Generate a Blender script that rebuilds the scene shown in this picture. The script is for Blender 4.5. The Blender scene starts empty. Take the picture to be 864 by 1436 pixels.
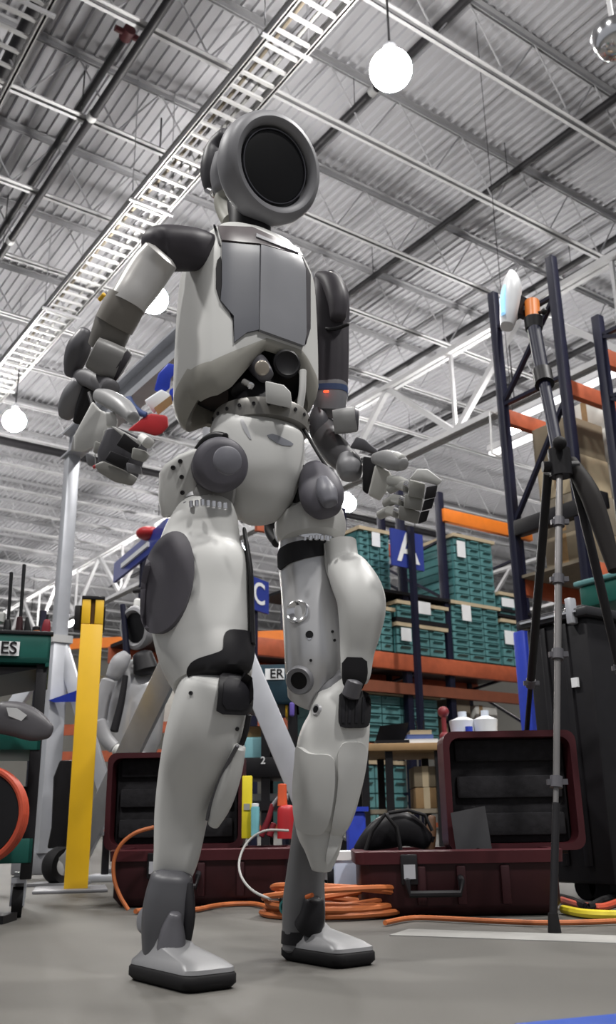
import bpy, bmesh, math, random
from mathutils import Vector, Matrix
from mathutils.bvhtree import BVHTree
from mathutils.geometry import delaunay_2d_cdt
random.seed(7)
S = bpy.context.scene
COL = S.collection
PI = math.pi

# ------------------------------------------------------------------ camera, world, light, exposure
FPX = 1296.0                                   # focal length in pixels of the 864 x 1436 frame
PITCH = math.atan2(440, FPX); ROLL = -math.atan2(59, 3816); AZ = math.radians(54.5)
CAM = Vector((0, 0, 0.23))
HD = Vector((math.cos(AZ), math.sin(AZ), 0)); LT = Vector((math.sin(AZ), -math.cos(AZ), 0)); UPZ = Vector((0, 0, 1))
FW = HD * math.cos(PITCH) + UPZ * math.sin(PITCH)
_u = -HD * math.sin(PITCH) + UPZ * math.cos(PITCH)
RT = LT * math.cos(ROLL) + _u * math.sin(ROLL)
UP = _u * math.cos(ROLL) - LT * math.sin(ROLL)
cam = bpy.data.cameras.new('camera'); cam.sensor_fit = 'VERTICAL'; cam.sensor_height = 24
cam.lens = FPX / 1436 * 24; cam.clip_start = 0.02; cam.clip_end = 200
cam.dof.use_dof = True; cam.dof.focus_distance = 1.9; cam.dof.aperture_fstop = 5.6
co = bpy.data.objects.new('camera', cam); COL.objects.link(co)
co.matrix_world = Matrix(((RT.x, UP.x, -FW.x, CAM.x), (RT.y, UP.y, -FW.y, CAM.y), (RT.z, UP.z, -FW.z, CAM.z), (0, 0, 0, 1)))
S.camera = co
w = bpy.data.worlds.new('World'); S.world = w; w.use_nodes = True
w.node_tree.nodes['Background'].inputs[0].default_value = (0.93, 0.95, 1.0, 1)
w.node_tree.nodes['Background'].inputs[1].default_value = 0.34
S.view_settings.view_transform = 'Standard'; S.view_settings.look = 'None'
S.view_settings.gamma = 1; S.view_settings.exposure = 0.0; S.view_settings.use_curve_mapping = False
def area(name, loc, size, power, target=None):
    l = bpy.data.lights.new(name, 'AREA'); l.shape = 'DISK'; l.size = size; l.energy = power; l.color = (1, .98, .95)
    o = bpy.data.objects.new(name, l); COL.objects.link(o); o.location = loc
    if target is not None: o.rotation_euler = (Vector(target) - Vector(loc)).to_track_quat('-Z', 'Y').to_euler()
    return o
# bay lamps of the hall part behind and beside the camera (out of frame)
area('bay_lamp_light', (5.06, .25, 7.5), .6, 520); area('bay_lamp_light', (-2.8, .25, 7.5), .6, 420); area('bay_lamp_light', (-2.8, 5.5, 7.5), .6, 420)
area('bay_lamp_light', (1.2, -3.5, 7.5), .6, 500)

# ------------------------------------------------------------------ pixel -> place helpers (each point has its own real depth)
def ray(x, y): return FW + RT * ((x - 432) / FPX) - UP * ((y - 718) / FPX)
def atz(x, y, z): d = ray(x, y); return CAM + d * ((z - CAM.z) / d.z)
def atX(x, y, X): d = ray(x, y); return CAM + d * (X / d.x)
def atY(x, y, Y): d = ray(x, y); return CAM + d * (Y / d.y)
def atD(x, y, D): d = ray(x, y); return CAM + d * (D / d.dot(HD))
def HP(lat, dep, z): return LT * lat + HD * dep + UPZ * z
def lat(p): return p.dot(LT)
# robot frame: f forward, l to its left
RF = LT * .6 - HD * .8; RL = LT * .8 + HD * .6
RO = LT * -.12 + HD * 1.71
def W(f, l, z): return RO + RF * f + RL * l + UPZ * z
def R(x, y, l):
    d = ray(x, y); return CAM + d * ((l - (CAM - RO).dot(RL)) / d.dot(RL))
def odep(p): return (p - CAM).dot(FW)

# ------------------------------------------------------------------ materials
def srgb(c):
    return tuple(((v / 255) / 12.92 if v / 255 <= .04045 else ((v / 255 + .055) / 1.055) ** 2.4) for v in c) + (1,)
MATS = {}
def mat(name, c, rough=.5, metal=0, var=.06, scale=12, bump=0, emit=0, coat=0, trans=0, c2=None, spec=.5):
    if name in MATS: return MATS[name]
    m = bpy.data.materials.new(name); m.use_nodes = True; nt = m.node_tree; b = nt.nodes['Principled BSDF']
    col = srgb(c); b.inputs['Roughness'].default_value = rough; b.inputs['Metallic'].default_value = metal
    b.inputs['Specular IOR Level'].default_value = spec if sum(c) > 200 or metal else .25
    if coat: b.inputs['Coat Weight'].default_value = coat
    if trans: b.inputs['Transmission Weight'].default_value = trans
    if emit:
        b.inputs['Base Color'].default_value = col
        b.inputs['Emission Color'].default_value = col; b.inputs['Emission Strength'].default_value = emit
    elif var:
        tc = nt.nodes.new('ShaderNodeTexCoord'); n = nt.nodes.new('ShaderNodeTexNoise'); r = nt.nodes.new('ShaderNodeValToRGB')
        n.inputs['Scale'].default_value = scale; n.inputs['Detail'].default_value = 5
        nt.links.new(tc.outputs['Object'], n.inputs['Vector']); nt.links.new(n.outputs['Fac'], r.inputs['Fac'])
        r.color_ramp.elements[0].position = .3; r.color_ramp.elements[1].position = .7
        a = srgb(c2) if c2 else tuple(v * (1 - 2 * var) for v in col[:3]) + (1,)
        r.color_ramp.elements[0].color = a; r.color_ramp.elements[1].color = col if c2 else tuple(min(1, v * (1 + var)) for v in col[:3]) + (1,)
        nt.links.new(r.outputs['Color'], b.inputs['Base Color'])
        if bump:
            bp = nt.nodes.new('ShaderNodeBump'); bp.inputs['Strength'].default_value = bump; bp.inputs['Distance'].default_value = .01
            nt.links.new(n.outputs['Fac'], bp.inputs['Height']); nt.links.new(bp.outputs['Normal'], b.inputs['Normal'])
    else: b.inputs['Base Color'].default_value = col
    MATS[name] = m; return m
WHITE = mat('robot_white', (194, 194, 192), .45, var=.02, scale=5)
LIPSHADE = mat('robot_lip_shade', (146, 144, 137), .5, var=.05)  # shade on the lip's underside mixed into the colour
SILVER = mat('robot_silver', (190, 190, 192), .3, .55, var=.03)
GREY = mat('robot_grey', (122, 122, 126), .45, .2, var=.04)
DGREY = mat('robot_dark_grey', (84, 83, 88), .42, .1, var=.04)
PAD = mat('robot_pad', (80, 78, 86), .55, var=.05, scale=20)
BLACK = mat('robot_black', (30, 29, 32), .5, var=.1)
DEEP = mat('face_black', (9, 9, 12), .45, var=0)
SHO = mat('shoulder_charcoal', (58, 55, 60), .5, var=.06)
PANEL = mat('panel_dark', (82, 84, 92), .38, var=.04)
PANELC = mat('panel_center', (122, 123, 128), .3, var=.03)
STRIP = mat('panel_strip', (92, 86, 88), .3, var=.04)
SLEEVE = mat('sleeve_brown_grey', (112, 108, 102), .6, var=.05)
CHROME = mat('chrome', (225, 225, 228), .15, .95, var=0)
BOLT = mat('bolt_dark', (45, 44, 46), .4, .4, var=0)
STEELW = mat('roof_steel', (196, 196, 198), .55, var=.05, scale=3)
STEELD = mat('roof_steel_grey', (166, 166, 169), .6, var=.05, scale=3)
DECK = mat('roof_deck', (174, 174, 178), .8, var=.03, scale=.8)
PIPEB = mat('black_pipe', (34, 33, 36), .5, var=.1)
CONC = mat('concrete', (88, 86, 82), .6, var=.07, scale=2.2, bump=.05)
GALV = mat('tray_aluminium', (186, 186, 186), .45, .1, var=.02)
ALU = mat('gantry_aluminium', (186, 188, 194), .4, .45, var=.04)
NAVY = mat('rack_navy', (23, 24, 44), .45, var=.08)
ORANGE = mat('rack_orange', (206, 104, 44), .45, var=.08)
ORED = mat('rack_orange_red', (176, 88, 56), .5, var=.1)
TEAL = mat('teal_plastic', (86, 134, 136), .5, var=.08)
TEALD = mat('teal_dark', (58, 112, 114), .5, var=.06)
CARD = mat('cardboard', (126, 114, 94), .8, var=.07, scale=6)
CARDL = mat('cardboard_light', (182, 166, 138), .8, var=.05)
CARDD = mat('cardboard_dim', (122, 113, 98), .8, var=.07)
BLUE = mat('blue_plastic', (38, 62, 178), .4, var=.06)
SIGNB = mat('sign_blue', (42, 58, 140), .5, var=.03)
RED = mat('red_plastic', (176, 40, 46), .4, var=.06)
YEL = mat('yellow_paint', (228, 180, 30), .42, var=.05, scale=5)
MAROON = mat('case_maroon', (66, 28, 33), .42, var=.12, scale=7)
MAROOND = mat('case_maroon_dark', (50, 23, 27), .45, var=.1)
BLK = mat('black_plastic', (27, 26, 29), .45, var=.12)
FOAM = mat('dark_foam', (36, 35, 38), .9, var=.15, scale=40, bump=.3)
GREEN = mat('cart_green', (26, 84, 76), .45, var=.06)
PAPER = mat('white_paper', (226, 228, 230), .7, var=.02)
WPLAS = mat('white_plastic', (225, 227, 230), .35, var=.02)
CORD = mat('orange_cord', (176, 98, 52), .55, var=.08, scale=30)
CORDR = mat('red_orange_hose', (190, 76, 50), .5, var=.08)
YCORD = mat('yellow_cord', (220, 200, 50), .55, var=.05)
CABLE = mat('grey_cable', (150, 150, 148), .5, var=.03)
GLOW = mat('lamp_glow', (255, 252, 248), emit=290)
TUBEGLOW = mat('tube_glow', (255, 255, 255), emit=1.8)
LEDR = mat('red_led', (255, 60, 30), emit=4)
SCREEN = mat('pale_blue_screen', (150, 205, 245), emit=.9)
WALLM = mat('wall_paint', (168, 166, 160), .8, var=.04, scale=.6)
TAPEB = mat('floor_tape_blue', (36, 72, 158), .5, var=.06)
TAPEW = mat('floor_tape_white', (150, 149, 146), .6, var=.06)
WRAP = mat('stretch_wrap', (205, 205, 200), .25, var=.05)
TAN = mat('tan_stuff', (150, 120, 82), .7, var=.1)
RUBBER = mat('rubber', (22, 21, 23), .7, var=.15)

# ------------------------------------------------------------------ mesh helpers: a geometry is (verts, faces)
INV = {}
def box(x0, x1, y0, y1, z0, z1, fn=None):
    v = [Vector((x, y, z)) for z in (z0, z1) for y in (y0, y1) for x in (x0, x1)]
    if fn: v = [fn(*p) for p in v]
    return v, [(0, 2, 3, 1), (4, 5, 7, 6), (0, 1, 5, 4), (2, 6, 7, 3), (0, 4, 6, 2), (1, 3, 7, 5)]
def hbox(a, b, c, d, e, f): return box(a, b, c, d, e, f, HP)
def frame(t, up=None):
    t = t.normalized(); up = Vector(up) if up is not None else (UPZ if abs(t.z) < .95 else Vector((1, 0, 0)))
    u = t.cross(up).normalized(); return u, u.cross(t).normalized()
def beam(p, q, a, b, up=None):
    p = Vector(p); q = Vector(q); u, v = frame(q - p, up)
    vs = [c + u * (s * a / 2) + v * (t * b / 2) for c in (p, q) for s, t in ((-1, -1), (1, -1), (1, 1), (-1, 1))]
    return vs, [(0, 1, 2, 3), (7, 6, 5, 4)] + [(i, 4 + i, 4 + (i + 1) % 4, (i + 1) % 4) for i in range(4)]
def loft(loops, caps=True):
    n = len(loops[0]); v = [p for l in loops for p in l]; f = []
    for k in range(len(loops) - 1):
        for i in range(n): f.append((k * n + i, k * n + (i + 1) % n, (k + 1) * n + (i + 1) % n, (k + 1) * n + i))
    if caps: f += [tuple(range(n)), tuple(range((len(loops) - 1) * n, len(loops) * n))]
    return v, f
def ring(c, u, v, ru, rv, n=20, e=2.0):
    o = []
    for i in range(n):
        a = 2 * PI * i / n; x, y = math.cos(a), math.sin(a)
        o.append(c + u * (ru * math.copysign(abs(x) ** (2 / e), x)) + v * (rv * math.copysign(abs(y) ** (2 / e), y)))
    return o
def cyl(p, q, r, r2=None, n=14):
    p = Vector(p); q = Vector(q); u, v = frame(q - p); r2 = r if r2 is None else r2
    return loft([ring(p, u, v, r, r, n), ring(q, u, v, r2, r2, n)])
def lathe(c, axis, prof, n=36, caps=True):
    axis = Vector(axis).normalized(); u, v = frame(axis)
    return loft([ring(Vector(c) + axis * h, u, v, max(r, 1e-4), max(r, 1e-4), n) for r, h in prof], caps)
def tube(pts, r, n=8, closed=False):
    pts = [Vector(p) for p in pts]; loops = []; N = len(pts)
    u = None
    for i, p in enumerate(pts):
        t = (pts[(i + 1) % N] - pts[i - 1]) if closed else (pts[min(i + 1, N - 1)] - pts[max(i - 1, 0)])
        t.normalize()
        if u is None: u = frame(t)[0]
        else:
            u = u - t * u.dot(t); u.normalize()
        loops.append(ring(p, u, t.cross(u), r, r, n))
    if closed:
        g = loft(loops + [loops[0]], False); return g
    return loft(loops)
def prism(pts, d):
    n = len(pts); d = Vector(d); v = list(pts) + [p + d for p in pts]
    return v, [tuple(range(n)), tuple(range(n, 2 * n))] + [(i, (i + 1) % n, n + (i + 1) % n, n + i) for i in range(n)]
def ball(c, r, n=16, m=10, sx=1, sy=1, sz=1):
    c = Vector(c); loops = []
    for k in range(1, m):
        a = PI * k / m; loops.append([c + Vector((r * sx * math.sin(a) * math.cos(2 * PI * i / n), r * sy * math.sin(a) * math.sin(2 * PI * i / n), r * sz * math.cos(a))) for i in range(n)])
    return loft(loops)
def cr(vals, m=4):
    """Catmull-Rom resample of a list of equal length tuples."""
    if len(vals) < 3: m = max(m, 2)
    out = []; n = len(vals)
    for i in range(n - 1):
        a, b, c, d = vals[max(i - 1, 0)], vals[i], vals[i + 1], vals[min(i + 2, n - 1)]
        for k in range(m):
            t = k / m
            out.append(tuple(.5 * (2 * q + (r - p) * t + (2 * p - 5 * q + 4 * r - s) * t * t + (3 * q - p - 3 * r + s) * t ** 3) for p, q, r, s in zip(a, b, c, d)))
    out.append(tuple(vals[-1])); return out
def mesh(name, geos, m, smooth=38, bevel=0, seg=2, xf=None):
    if isinstance(geos, tuple): geos = [geos]
    vs, fs = [], []
    for v, f in geos:
        o = len(vs); vs += v; fs += [tuple(o + i for i in q) for q in f]
    if xf is not None: vs = [xf @ Vector(p) for p in vs]
    me = bpy.data.meshes.new(name); me.from_pydata([tuple(p) for p in vs], [], fs)
    bm = bmesh.new(); bm.from_mesh(me)
    bmesh.ops.recalc_face_normals(bm, faces=bm.faces)
    if bevel:
        ed = [e for e in bm.edges if len(e.link_faces) == 2 and e.calc_face_angle(0) > .6]
        bmesh.ops.bevel(bm, geom=ed, offset=bevel, segments=seg, profile=.5, affect='EDGES', clamp_overlap=True)
    bm.to_mesh(me); bm.free()
    me.materials.append(m); me.shade_smooth()
    if smooth < 179: me.set_sharp_from_angle(angle=math.radians(smooth))
    return me
def root_of(o):
    while o.parent: o = o.parent
    return o
def obj(name, geos, m, parent=None, smooth=38, bevel=0, seg=2, local=False):
    xf = INV.get(root_of(parent).name) if (parent is not None and not local) else None
    o = bpy.data.objects.new(name, mesh(name, geos, m, smooth, bevel, seg, xf)); COL.objects.link(o)
    if parent is not None: o.parent = parent
    return o
def tag(o, label, cat, group=None, kind=None):
    if label: o['label'] = label
    if cat: o['category'] = cat
    if group: o['group'] = group
    if kind: o['kind'] = kind
    return o
def thing(name, label, cat, loc=(0, 0, 0), rotz=0, group=None):
    o = bpy.data.objects.new(name, None); COL.objects.link(o); o.empty_display_size = .1
    o.location = loc; o.rotation_euler = (0, 0, rotz)
    INV[o.name] = (Matrix.Translation(Vector(loc)) @ Matrix.Rotation(rotz, 4, 'Z')).inverted()
    return tag(o, label, cat, group)
def dup(root, loc, rotz=None, label=None, group=None):
    r = root.copy(); COL.objects.link(r); r.location = loc
    if rotz is not None: r.rotation_euler = (0, 0, rotz)
    if label: r['label'] = label
    if group: r['group'] = group
    for ch in list(root.children):
        c = ch.copy(); COL.objects.link(c); c.parent = r
        for g in list(ch.children):
            d = g.copy(); COL.objects.link(d); d.parent = c
    return r
def text(name, s, size, m, origin, xdir, ydir, parent):
    cu = bpy.data.curves.new(name, 'FONT'); cu.body = s; cu.size = size; cu.extrude = .0015; cu.align_x = 'CENTER'; cu.align_y = 'CENTER'
    cu.materials.append(m); cu.offset = size * .012
    tmp = bpy.data.objects.new(name, cu); COL.objects.link(tmp)
    me = bpy.data.meshes.new_from_object(tmp.evaluated_get(bpy.context.evaluated_depsgraph_get())); bpy.data.objects.remove(tmp); bpy.data.curves.remove(cu)
    o = bpy.data.objects.new(name, me); COL.objects.link(o); o.parent = parent
    x = Vector(xdir).normalized(); y = Vector(ydir); y = (y - x * y.dot(x)).normalized(); z = x.cross(y)
    M = Matrix(((x.x, y.x, z.x, origin[0]), (x.y, y.y, z.y, origin[1]), (x.z, y.z, z.z, origin[2]), (0, 0, 0, 1)))
    o.matrix_local = INV[root_of(parent).name] @ M
    return o
# limbs: stations (px, py, half width px, plane) -> round-sectioned solid; P(px,py,plane) -> world point
def limb(st, P, plane=None, ratio=1.0, e=2.2, n=24, m=4, dome=(1, 1)):
    st = [s if len(s) > 3 else (s[0], s[1], s[2], -99 if plane is None else plane) for s in st]
    st = cr([tuple(map(float, s)) for s in st], m)
    C = [P(s[0], s[1], s[3]) for s in st]
    r = [max(s[2], .5) * odep(c) / FPX for s, c in zip(st, C)]
    L = []
    N = len(C)
    def fr(i):
        t = (C[min(i + 1, N - 1)] - C[max(i - 1, 0)]).normalized(); v = (C[i] - CAM).normalized()
        u = t.cross(v).normalized(); return t, u, u.cross(t).normalized()
    t, u, v = fr(0)
    if dome[0]:
        for k, (a, b) in enumerate(((.55, .30), (.86, .14))): L.append(ring(C[0] - t * r[0] * b * dome[0], u, v, r[0] * a, r[0] * a * ratio, n, e))
    for i in range(N):
        t, u, v = fr(i); L.append(ring(C[i], u, v, r[i], r[i] * ratio, n, e))
    if dome[1]:
        for a, b in ((.86, .14), (.55, .30)): L.append(ring(C[-1] + t * r[-1] * b * dome[1], u, v, r[-1] * a, r[-1] * a * ratio, n, e))
    return loft(L)
def tree_of(geos):
    vs, fs = [], []
    for v, f in geos:
        o = len(vs); vs += v; fs += [tuple(o + i for i in q) for q in f]
    return BVHTree.FromPolygons([tuple(p) for p in vs], fs)
def smooth_poly(pts, m=4):
    n = len(pts); out = []
    for i in range(n):
        a, b, c, d = pts[i - 1], pts[i], pts[(i + 1) % n], pts[(i + 2) % n]
        for k in range(m):
            t = k / m
            out.append(tuple(.5 * (2 * q + (r - p) * t + (2 * p - 5 * q + 4 * r - s) * t * t + (3 * q - p - 3 * r + s) * t ** 3) for p, q, r, s in zip(a, b, c, d)))
    return out
def chaikin(pts, it=2):
    for _ in range(it):
        o = []; n = len(pts)
        for i in range(n):
            a, b = pts[i], pts[(i + 1) % n]
            o += [(a[0] * .8 + b[0] * .2, a[1] * .8 + b[1] * .2), (a[0] * .2 + b[0] * .8, a[1] * .2 + b[1] * .8)]
        pts = o
    return pts
def patch(pts, bvh, out=.004, deep=.004, step=6, rnd=2):
    """A shell plate lying on a body: outline given where it shows, laid onto the body's surface, raised and given an edge."""
    pts = chaikin(pts, rnd) if rnd else pts
    ol = []
    n = len(pts)
    for i in range(n):
        a, b = pts[i], pts[(i + 1) % n]; k = max(1, int(math.dist(a, b) / step))
        ol += [(a[0] + (b[0] - a[0]) * j / k, a[1] + (b[1] - a[1]) * j / k) for j in range(k)]
    x0, x1 = min(p[0] for p in ol), max(p[0] for p in ol); y0, y1 = min(p[1] for p in ol), max(p[1] for p in ol)
    inner = []
    def inside(x, y):
        c = False
        for i in range(len(ol)):
            a, b = ol[i - 1], ol[i]
            if (a[1] > y) != (b[1] > y) and x < (b[0] - a[0]) * (y - a[1]) / (b[1] - a[1]) + a[0]: c = not c
        return c
    y = y0 + step * .6
    while y < y1:
        x = x0 + step * .6
        while x < x1:
            if inside(x, y) and min(math.dist((x, y), p) for p in ol) > step * .6: inner.append((x, y))
            x += step
        y += step
    allp = ol + inner; no = len(ol)
    v2, _, f2, _, _, _ = delaunay_2d_cdt([Vector(p) for p in allp], [(i, (i + 1) % no) for i in range(no)], [list(range(no))], 1, 1e-4)
    pos, nor = [], []
    last = 2.0; hits = []
    for p in v2:
        d = ray(p[0], p[1]); h = bvh.ray_cast(CAM, d)
        hits.append(h)
    good = [odep(h[0]) for h in hits if h[0] is not None]
    avg = sum(good) / max(1, len(good)) if good else 2.0
    for p, h in zip(v2, hits):
        d = ray(p[0], p[1])
        if h[0] is None or odep(h[0]) > avg + .12:
            h = bvh.find_nearest(CAM + d * avg)
            nn = h[1] if h[1].dot(d) < 0 else -h[1]
            pos.append(CAM + d * odep(h[0])); nor.append((nn - d.normalized()).normalized())
        else:
            nn = h[1] if h[1].dot(d) < 0 else -h[1]; pos.append(h[0].copy()); nor.append(nn.copy())
    # smooth the normals over neighbours
    nb = [set() for _ in v2]
    for f in f2:
        for i in range(len(f)): nb[f[i]].add(f[i - 1]); nb[f[i - 1]].add(f[i])
    for _ in range(2):
        nor = [(nor[i] + sum((nor[j] for j in nb[i]), Vector())).normalized() for i in range(len(nor))]
    cnt = {}
    for f in f2:
        for i in range(len(f)): cnt.setdefault(frozenset((f[i], f[i - 1])), []).append((f[i - 1], f[i]))
    N = len(v2)
    v = [p + n_ * out for p, n_ in zip(pos, nor)] + [p - n_ * deep for p, n_ in zip(pos, nor)]
    fs = [tuple(f) for f in f2] + [tuple(i + N for i in reversed(f)) for f in f2]
    for k, es in cnt.items():
        if len(es) == 1: a, b = es[0]; fs.append((b, a, a + N, b + N))
    return v, fs
def vdir(c, right, up, toward):
    """direction given as seen: right, up, towards the viewer."""
    t = (CAM - c).normalized(); r = t.cross(UPZ).normalized() * -1; u = t.cross(-r).normalized() * 1
    if u.z < 0: u = -u
    return (r * right + u * up + t * toward).normalized()
def disc(c, rpx, right, up, toward, prof, n=36):
    """a turned body on a facing direction; prof in units of its radius (r, h)."""
    r = rpx * odep(c) / FPX; return lathe(c, vdir(c, right, up, toward), [(a * r, b * r) for a, b in prof], n)
LENS = [(.0, -.30), (.96, -.30), (1, -.2), (1, -.05), (.97, .06), (.88, .14), (.7, .2), (.4, .24), (.0, .25)]
def slab(pts, P, plane, thick, grow=0):
    """solid of real thickness standing at its own depth."""
    c = P(sum(p[0] for p in pts) / len(pts), sum(p[1] for p in pts) / len(pts), plane); d = odep(c)
    q = [CAM + ray(*p) * d for p in pts]
    return prism(q, (c - CAM).normalized() * thick)
# ------------------------------------------------------------------ the setting
def struct(name, geos, m, parent=None, **k):
    o = obj(name, geos, m, parent, **k); o['kind'] = 'structure'; return o
struct('floor', box(-12, 37, -12, 49, -.1, 0), CONC)
struct('wall_right', box(36.5, 36.8, -12, 49, 0, 10.2), WALLM); struct('wall_back', box(-12, 36.8, 48.5, 48.8, 0, 10.2), WALLM)
# floor markings
def strip(name, a, b, wd, m):
    a = Vector((a.x, a.y, 0)); b = Vector((b.x, b.y, 0)); s = (b - a).normalized().cross(UPZ) * wd / 2
    struct(name, loft([[a - s, a + s, a + s + UPZ * .002, a - s + UPZ * .002], [b - s, b + s, b + s + UPZ * .002, b - s + UPZ * .002]]), m)
_b0, _b1 = atz(740, 1444, 0), atz(900, 1428, 0)
strip('floor_marking', _b0, _b1, .055, TAPEB)
strip('floor_marking', atz(560, 1308, 0), atz(980, 1322, 0), .13, TAPEW)
# corrugated roof deck: wide pans, narrow flutes running away to the left
ZD = 10.05; pf = []; x = -9.0
while x < 36.5:
    pf += [(x, ZD), (x + .098, ZD), (x + .106, ZD - .045), (x + .142, ZD - .045)]; x += .15
dv = [Vector((a, y, b)) for y in (-12, 48.5) for a, b in pf]; n_ = len(pf)
ceiling = struct('ceiling', (dv, [(i, i + 1, n_ + i + 1, n_ + i) for i in range(n_ - 1)]), DECK, smooth=10)
struct('roof_top', box(-12, 36.8, -12, 48.8, ZD + .12, ZD + .2), DECK, ceiling)
# bar joists along X: chords of paired angles, round bar webs
nweb = 0; PAN = 1.22
web_me = {}
for s in (-1, 1):
    web_me[s] = mesh('web', cyl((0, 0, 9.04), (s * PAN / 2, 0, 9.98), .012, n=6), STEELD)
k = -6
while 6.02 + 1.787 * k < 48:
    Y = 6.02 + 1.787 * k
    g = []
    tc = []
    for s in (-1, 1):
        g += [box(-9, 36.5, Y + s * .016, Y + s * .072, 9.0, 9.012), box(-9, 36.5, Y + s * .016, Y + s * .024, 9.0, 9.06)]
        tc += [box(-9, 36.5, Y + s * .016, Y + s * .085, ZD - .057, ZD - .045), box(-9, 36.5, Y + s * .016, Y + s * .026, ZD - .125, ZD - .045)]
    j = struct('joist', g, STEELW, ceiling, smooth=10); obj('top_chord', tc, STEELD, j, smooth=10)
    far = []
    for i in range(int(45 / PAN)):
        X = -9 + i * PAN + (k % 2) * .4
        vis = 0 < Y and Y / 4.2 - 1 < X < Y / .6 + 1.5
        if not vis: continue
        if nweb < 285 and Y < 22:
            for s in (-1, 1):
                o = bpy.data.objects.new('web', web_me[s]); COL.objects.link(o); o.parent = j; o.location = (X + PAN / 2, Y, 0); nweb += 1
        else:
            for s in (-1, 1): far.append(cyl((X + PAN / 2, Y, 9.04), (X + PAN / 2 + s * PAN / 2, Y, 9.98), .016, n=4))
    if far: obj('web', far, STEELD, j)['kind'] = 'stuff'
    k += 1
# joist girders along Y
def girder(X, zt, zb, y0, y1, pan, ph, sz):
    g = struct('girder', [box(X - .11, X - .02, y0, y1, zt - .1, zt), box(X + .02, X + .11, y0, y1, zt - .1, zt), box(X - .11, X - .02, y0, y1, zb, zb + .1), box(X + .02, X + .11, y0, y1, zb, zb + .1)], STEELW, ceiling, smooth=10)
    y = y0 + ph; i = 0
    while y + pan < y1:
        obj('girder_web', beam((X, y, zt - .05), (X, y + pan / 2, zb + .05), sz, sz, (1, 0, 0)), STEELW, g)
        obj('girder_web', beam((X, y + pan / 2, zb + .05), (X, y + pan, zt - .05), sz, sz, (1, 0, 0)), STEELW, g)
        obj('girder_web', beam((X, y + pan / 2, zb + .05), (X, y + pan / 2, zt - .05), sz * .6, sz * .6, (1, 0, 0)), STEELW, g)
        y += pan
GX = 11.0
_n0, _n1 = atX(513, 527, GX), atX(729, 487, GX)
PITCHY = 3.574
girder(GX, 8.5, 6.8, 3, 47, PITCHY, (atX(640, 611, GX).y - PITCHY / 2 - 3) % PITCHY, .1)
girder(24.5, 8.95, 7.15, 3, 47, PITCHY, 1.0, .1)
# steel columns under the second girder line, far off
# ------------------------------------------------------------------ pipes, trays, lamps under the roof
def pipe(X, z, y0, y1, r, label, coup, seg=3.2, m=PIPEB):
    p = thing('roof_pipe', label, 'pipe', (X, y0, z))
    obj('pipe_run', cyl((X, y0, z), (X, y1, z), r, n=10), m, p)
    y = y0 + 1
    while y < min(y1, y0 + 26):
        if coup: obj('coupling', cyl((X, y - .05, z), (X, y + .05, z), r * 1.25, n=10), GALV, p)
        obj('hanger', cyl((X, y + .4, z), (X, y + .4, ZD - .02), .006, n=5), PIPEB, p)
        y += seg
    return p
def pipeat(px, py, z): return atz(px, py, z).x
p = pipe(pipeat(150, 92, 9.45), 9.45, 8.45, 30, .05, 'dark pipe seen broken behind the joists, red cap at its near end, upper left', False)
obj('end_cap', [cyl((pipeat(150, 92, 9.45), 8.33, 9.45), (pipeat(150, 92, 9.45), 8.5, 9.45), .075), cyl((pipeat(150, 92, 9.45) - .16, 8.42, 9.45), (pipeat(150, 92, 9.45) + .16, 8.42, 9.45), .04)], mat('cap_red_brown', (92, 46, 50), .5), p)
pipe(pipeat(168, 105, 8.92), 8.92, 2, 30, .055, 'long black pipe with pale couplings crossing the upper left roof', True)
pipe(pipeat(20, 70, 9.5), 9.5, 3, 16, .09, 'thick dark pipe above the cable ladder in the upper left corner', False)
pipe(pipeat(560, 92, 9.4), 9.4, 4, 12.6, .055, 'dark pipe behind the bright lamp, its end beside the ring-shaped head', True, 2.4)
pipe(pipeat(713, 248, 9.4), 9.4, 3, 20, .055, 'dark broken line of pipe right of the bright lamp', False)
pipe(pipeat(706, 429, 9.4), 9.4, 4, 22, .06, 'dark pipe passing behind the white antenna panel', False)
pipe(pipeat(808, 385, 9.4), 9.4, 6, 11.4, .06, 'short dark pipe with a rusty end right of the white antenna panel', False)
pipe(pipeat(608, 595, 9.4), 9.4, 8, 34, .07, 'far dark pipe low above the left hand of the robot', False)
p = thing('sprinkler_main', 'black horizontal pipe below the hanging lamp at the left edge', 'pipe', (-2, 20, 8.6))
_q = atz(0, 617, 8.6)
obj('pipe_run', cyl((-2, _q.y, 8.6), (20, _q.y, 8.6), .1, n=10), PIPEB, p)
for i in range(6): obj('hanger', cyl((1 + i * 3.4, _q.y, 8.6), (1 + i * 3.4, _q.y, ZD - .02), .012, n=5), PIPEB, p)

def ladder(label, x0, x1, y0, y1, z, pitch, h=.09, deep=None):
    t = thing('cable_ladder', label, 'cable tray', (x0, y0, z))
    for x in (x0, x1):
        obj('side_rail', [box(x - .012, x + .012, y0, y1, z, z + h), box(x - .025, x + .025, y0, y1, z, z + .01), box(x - .025, x + .025, y0, y1, z + h - .01, z + h)], GALV, t, smooth=10)
    me = mesh('rung', box(x0 - x0 + .0, x1 - x0, -.02, .02, .012, .04), GALV, smooth=10); y = y0 + .1; i = 0
    while y < y1:
        o = bpy.data.objects.new('rung', me); COL.objects.link(o); o.parent = t; o.location = (0, y - y0, 0); y += pitch
    y = y0 + .9
    while y < y1:
        obj('hanger_rod', [cyl((x, y, z + h), (x, y, ZD - .02), .007, n=5) for x in (x0 - .04, x1 + .04)] + [box(x0 - .08, x1 + .08, y - .02, y + .02, z - .03, z)], STEELD, t)
        y += 3.2
    return t
main_tray = ladder('long aluminium cable ladder running across the roof past the ring-shaped head', 4.08, 4.55, 2.2, 22, 8.0, .229, .12)
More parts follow.
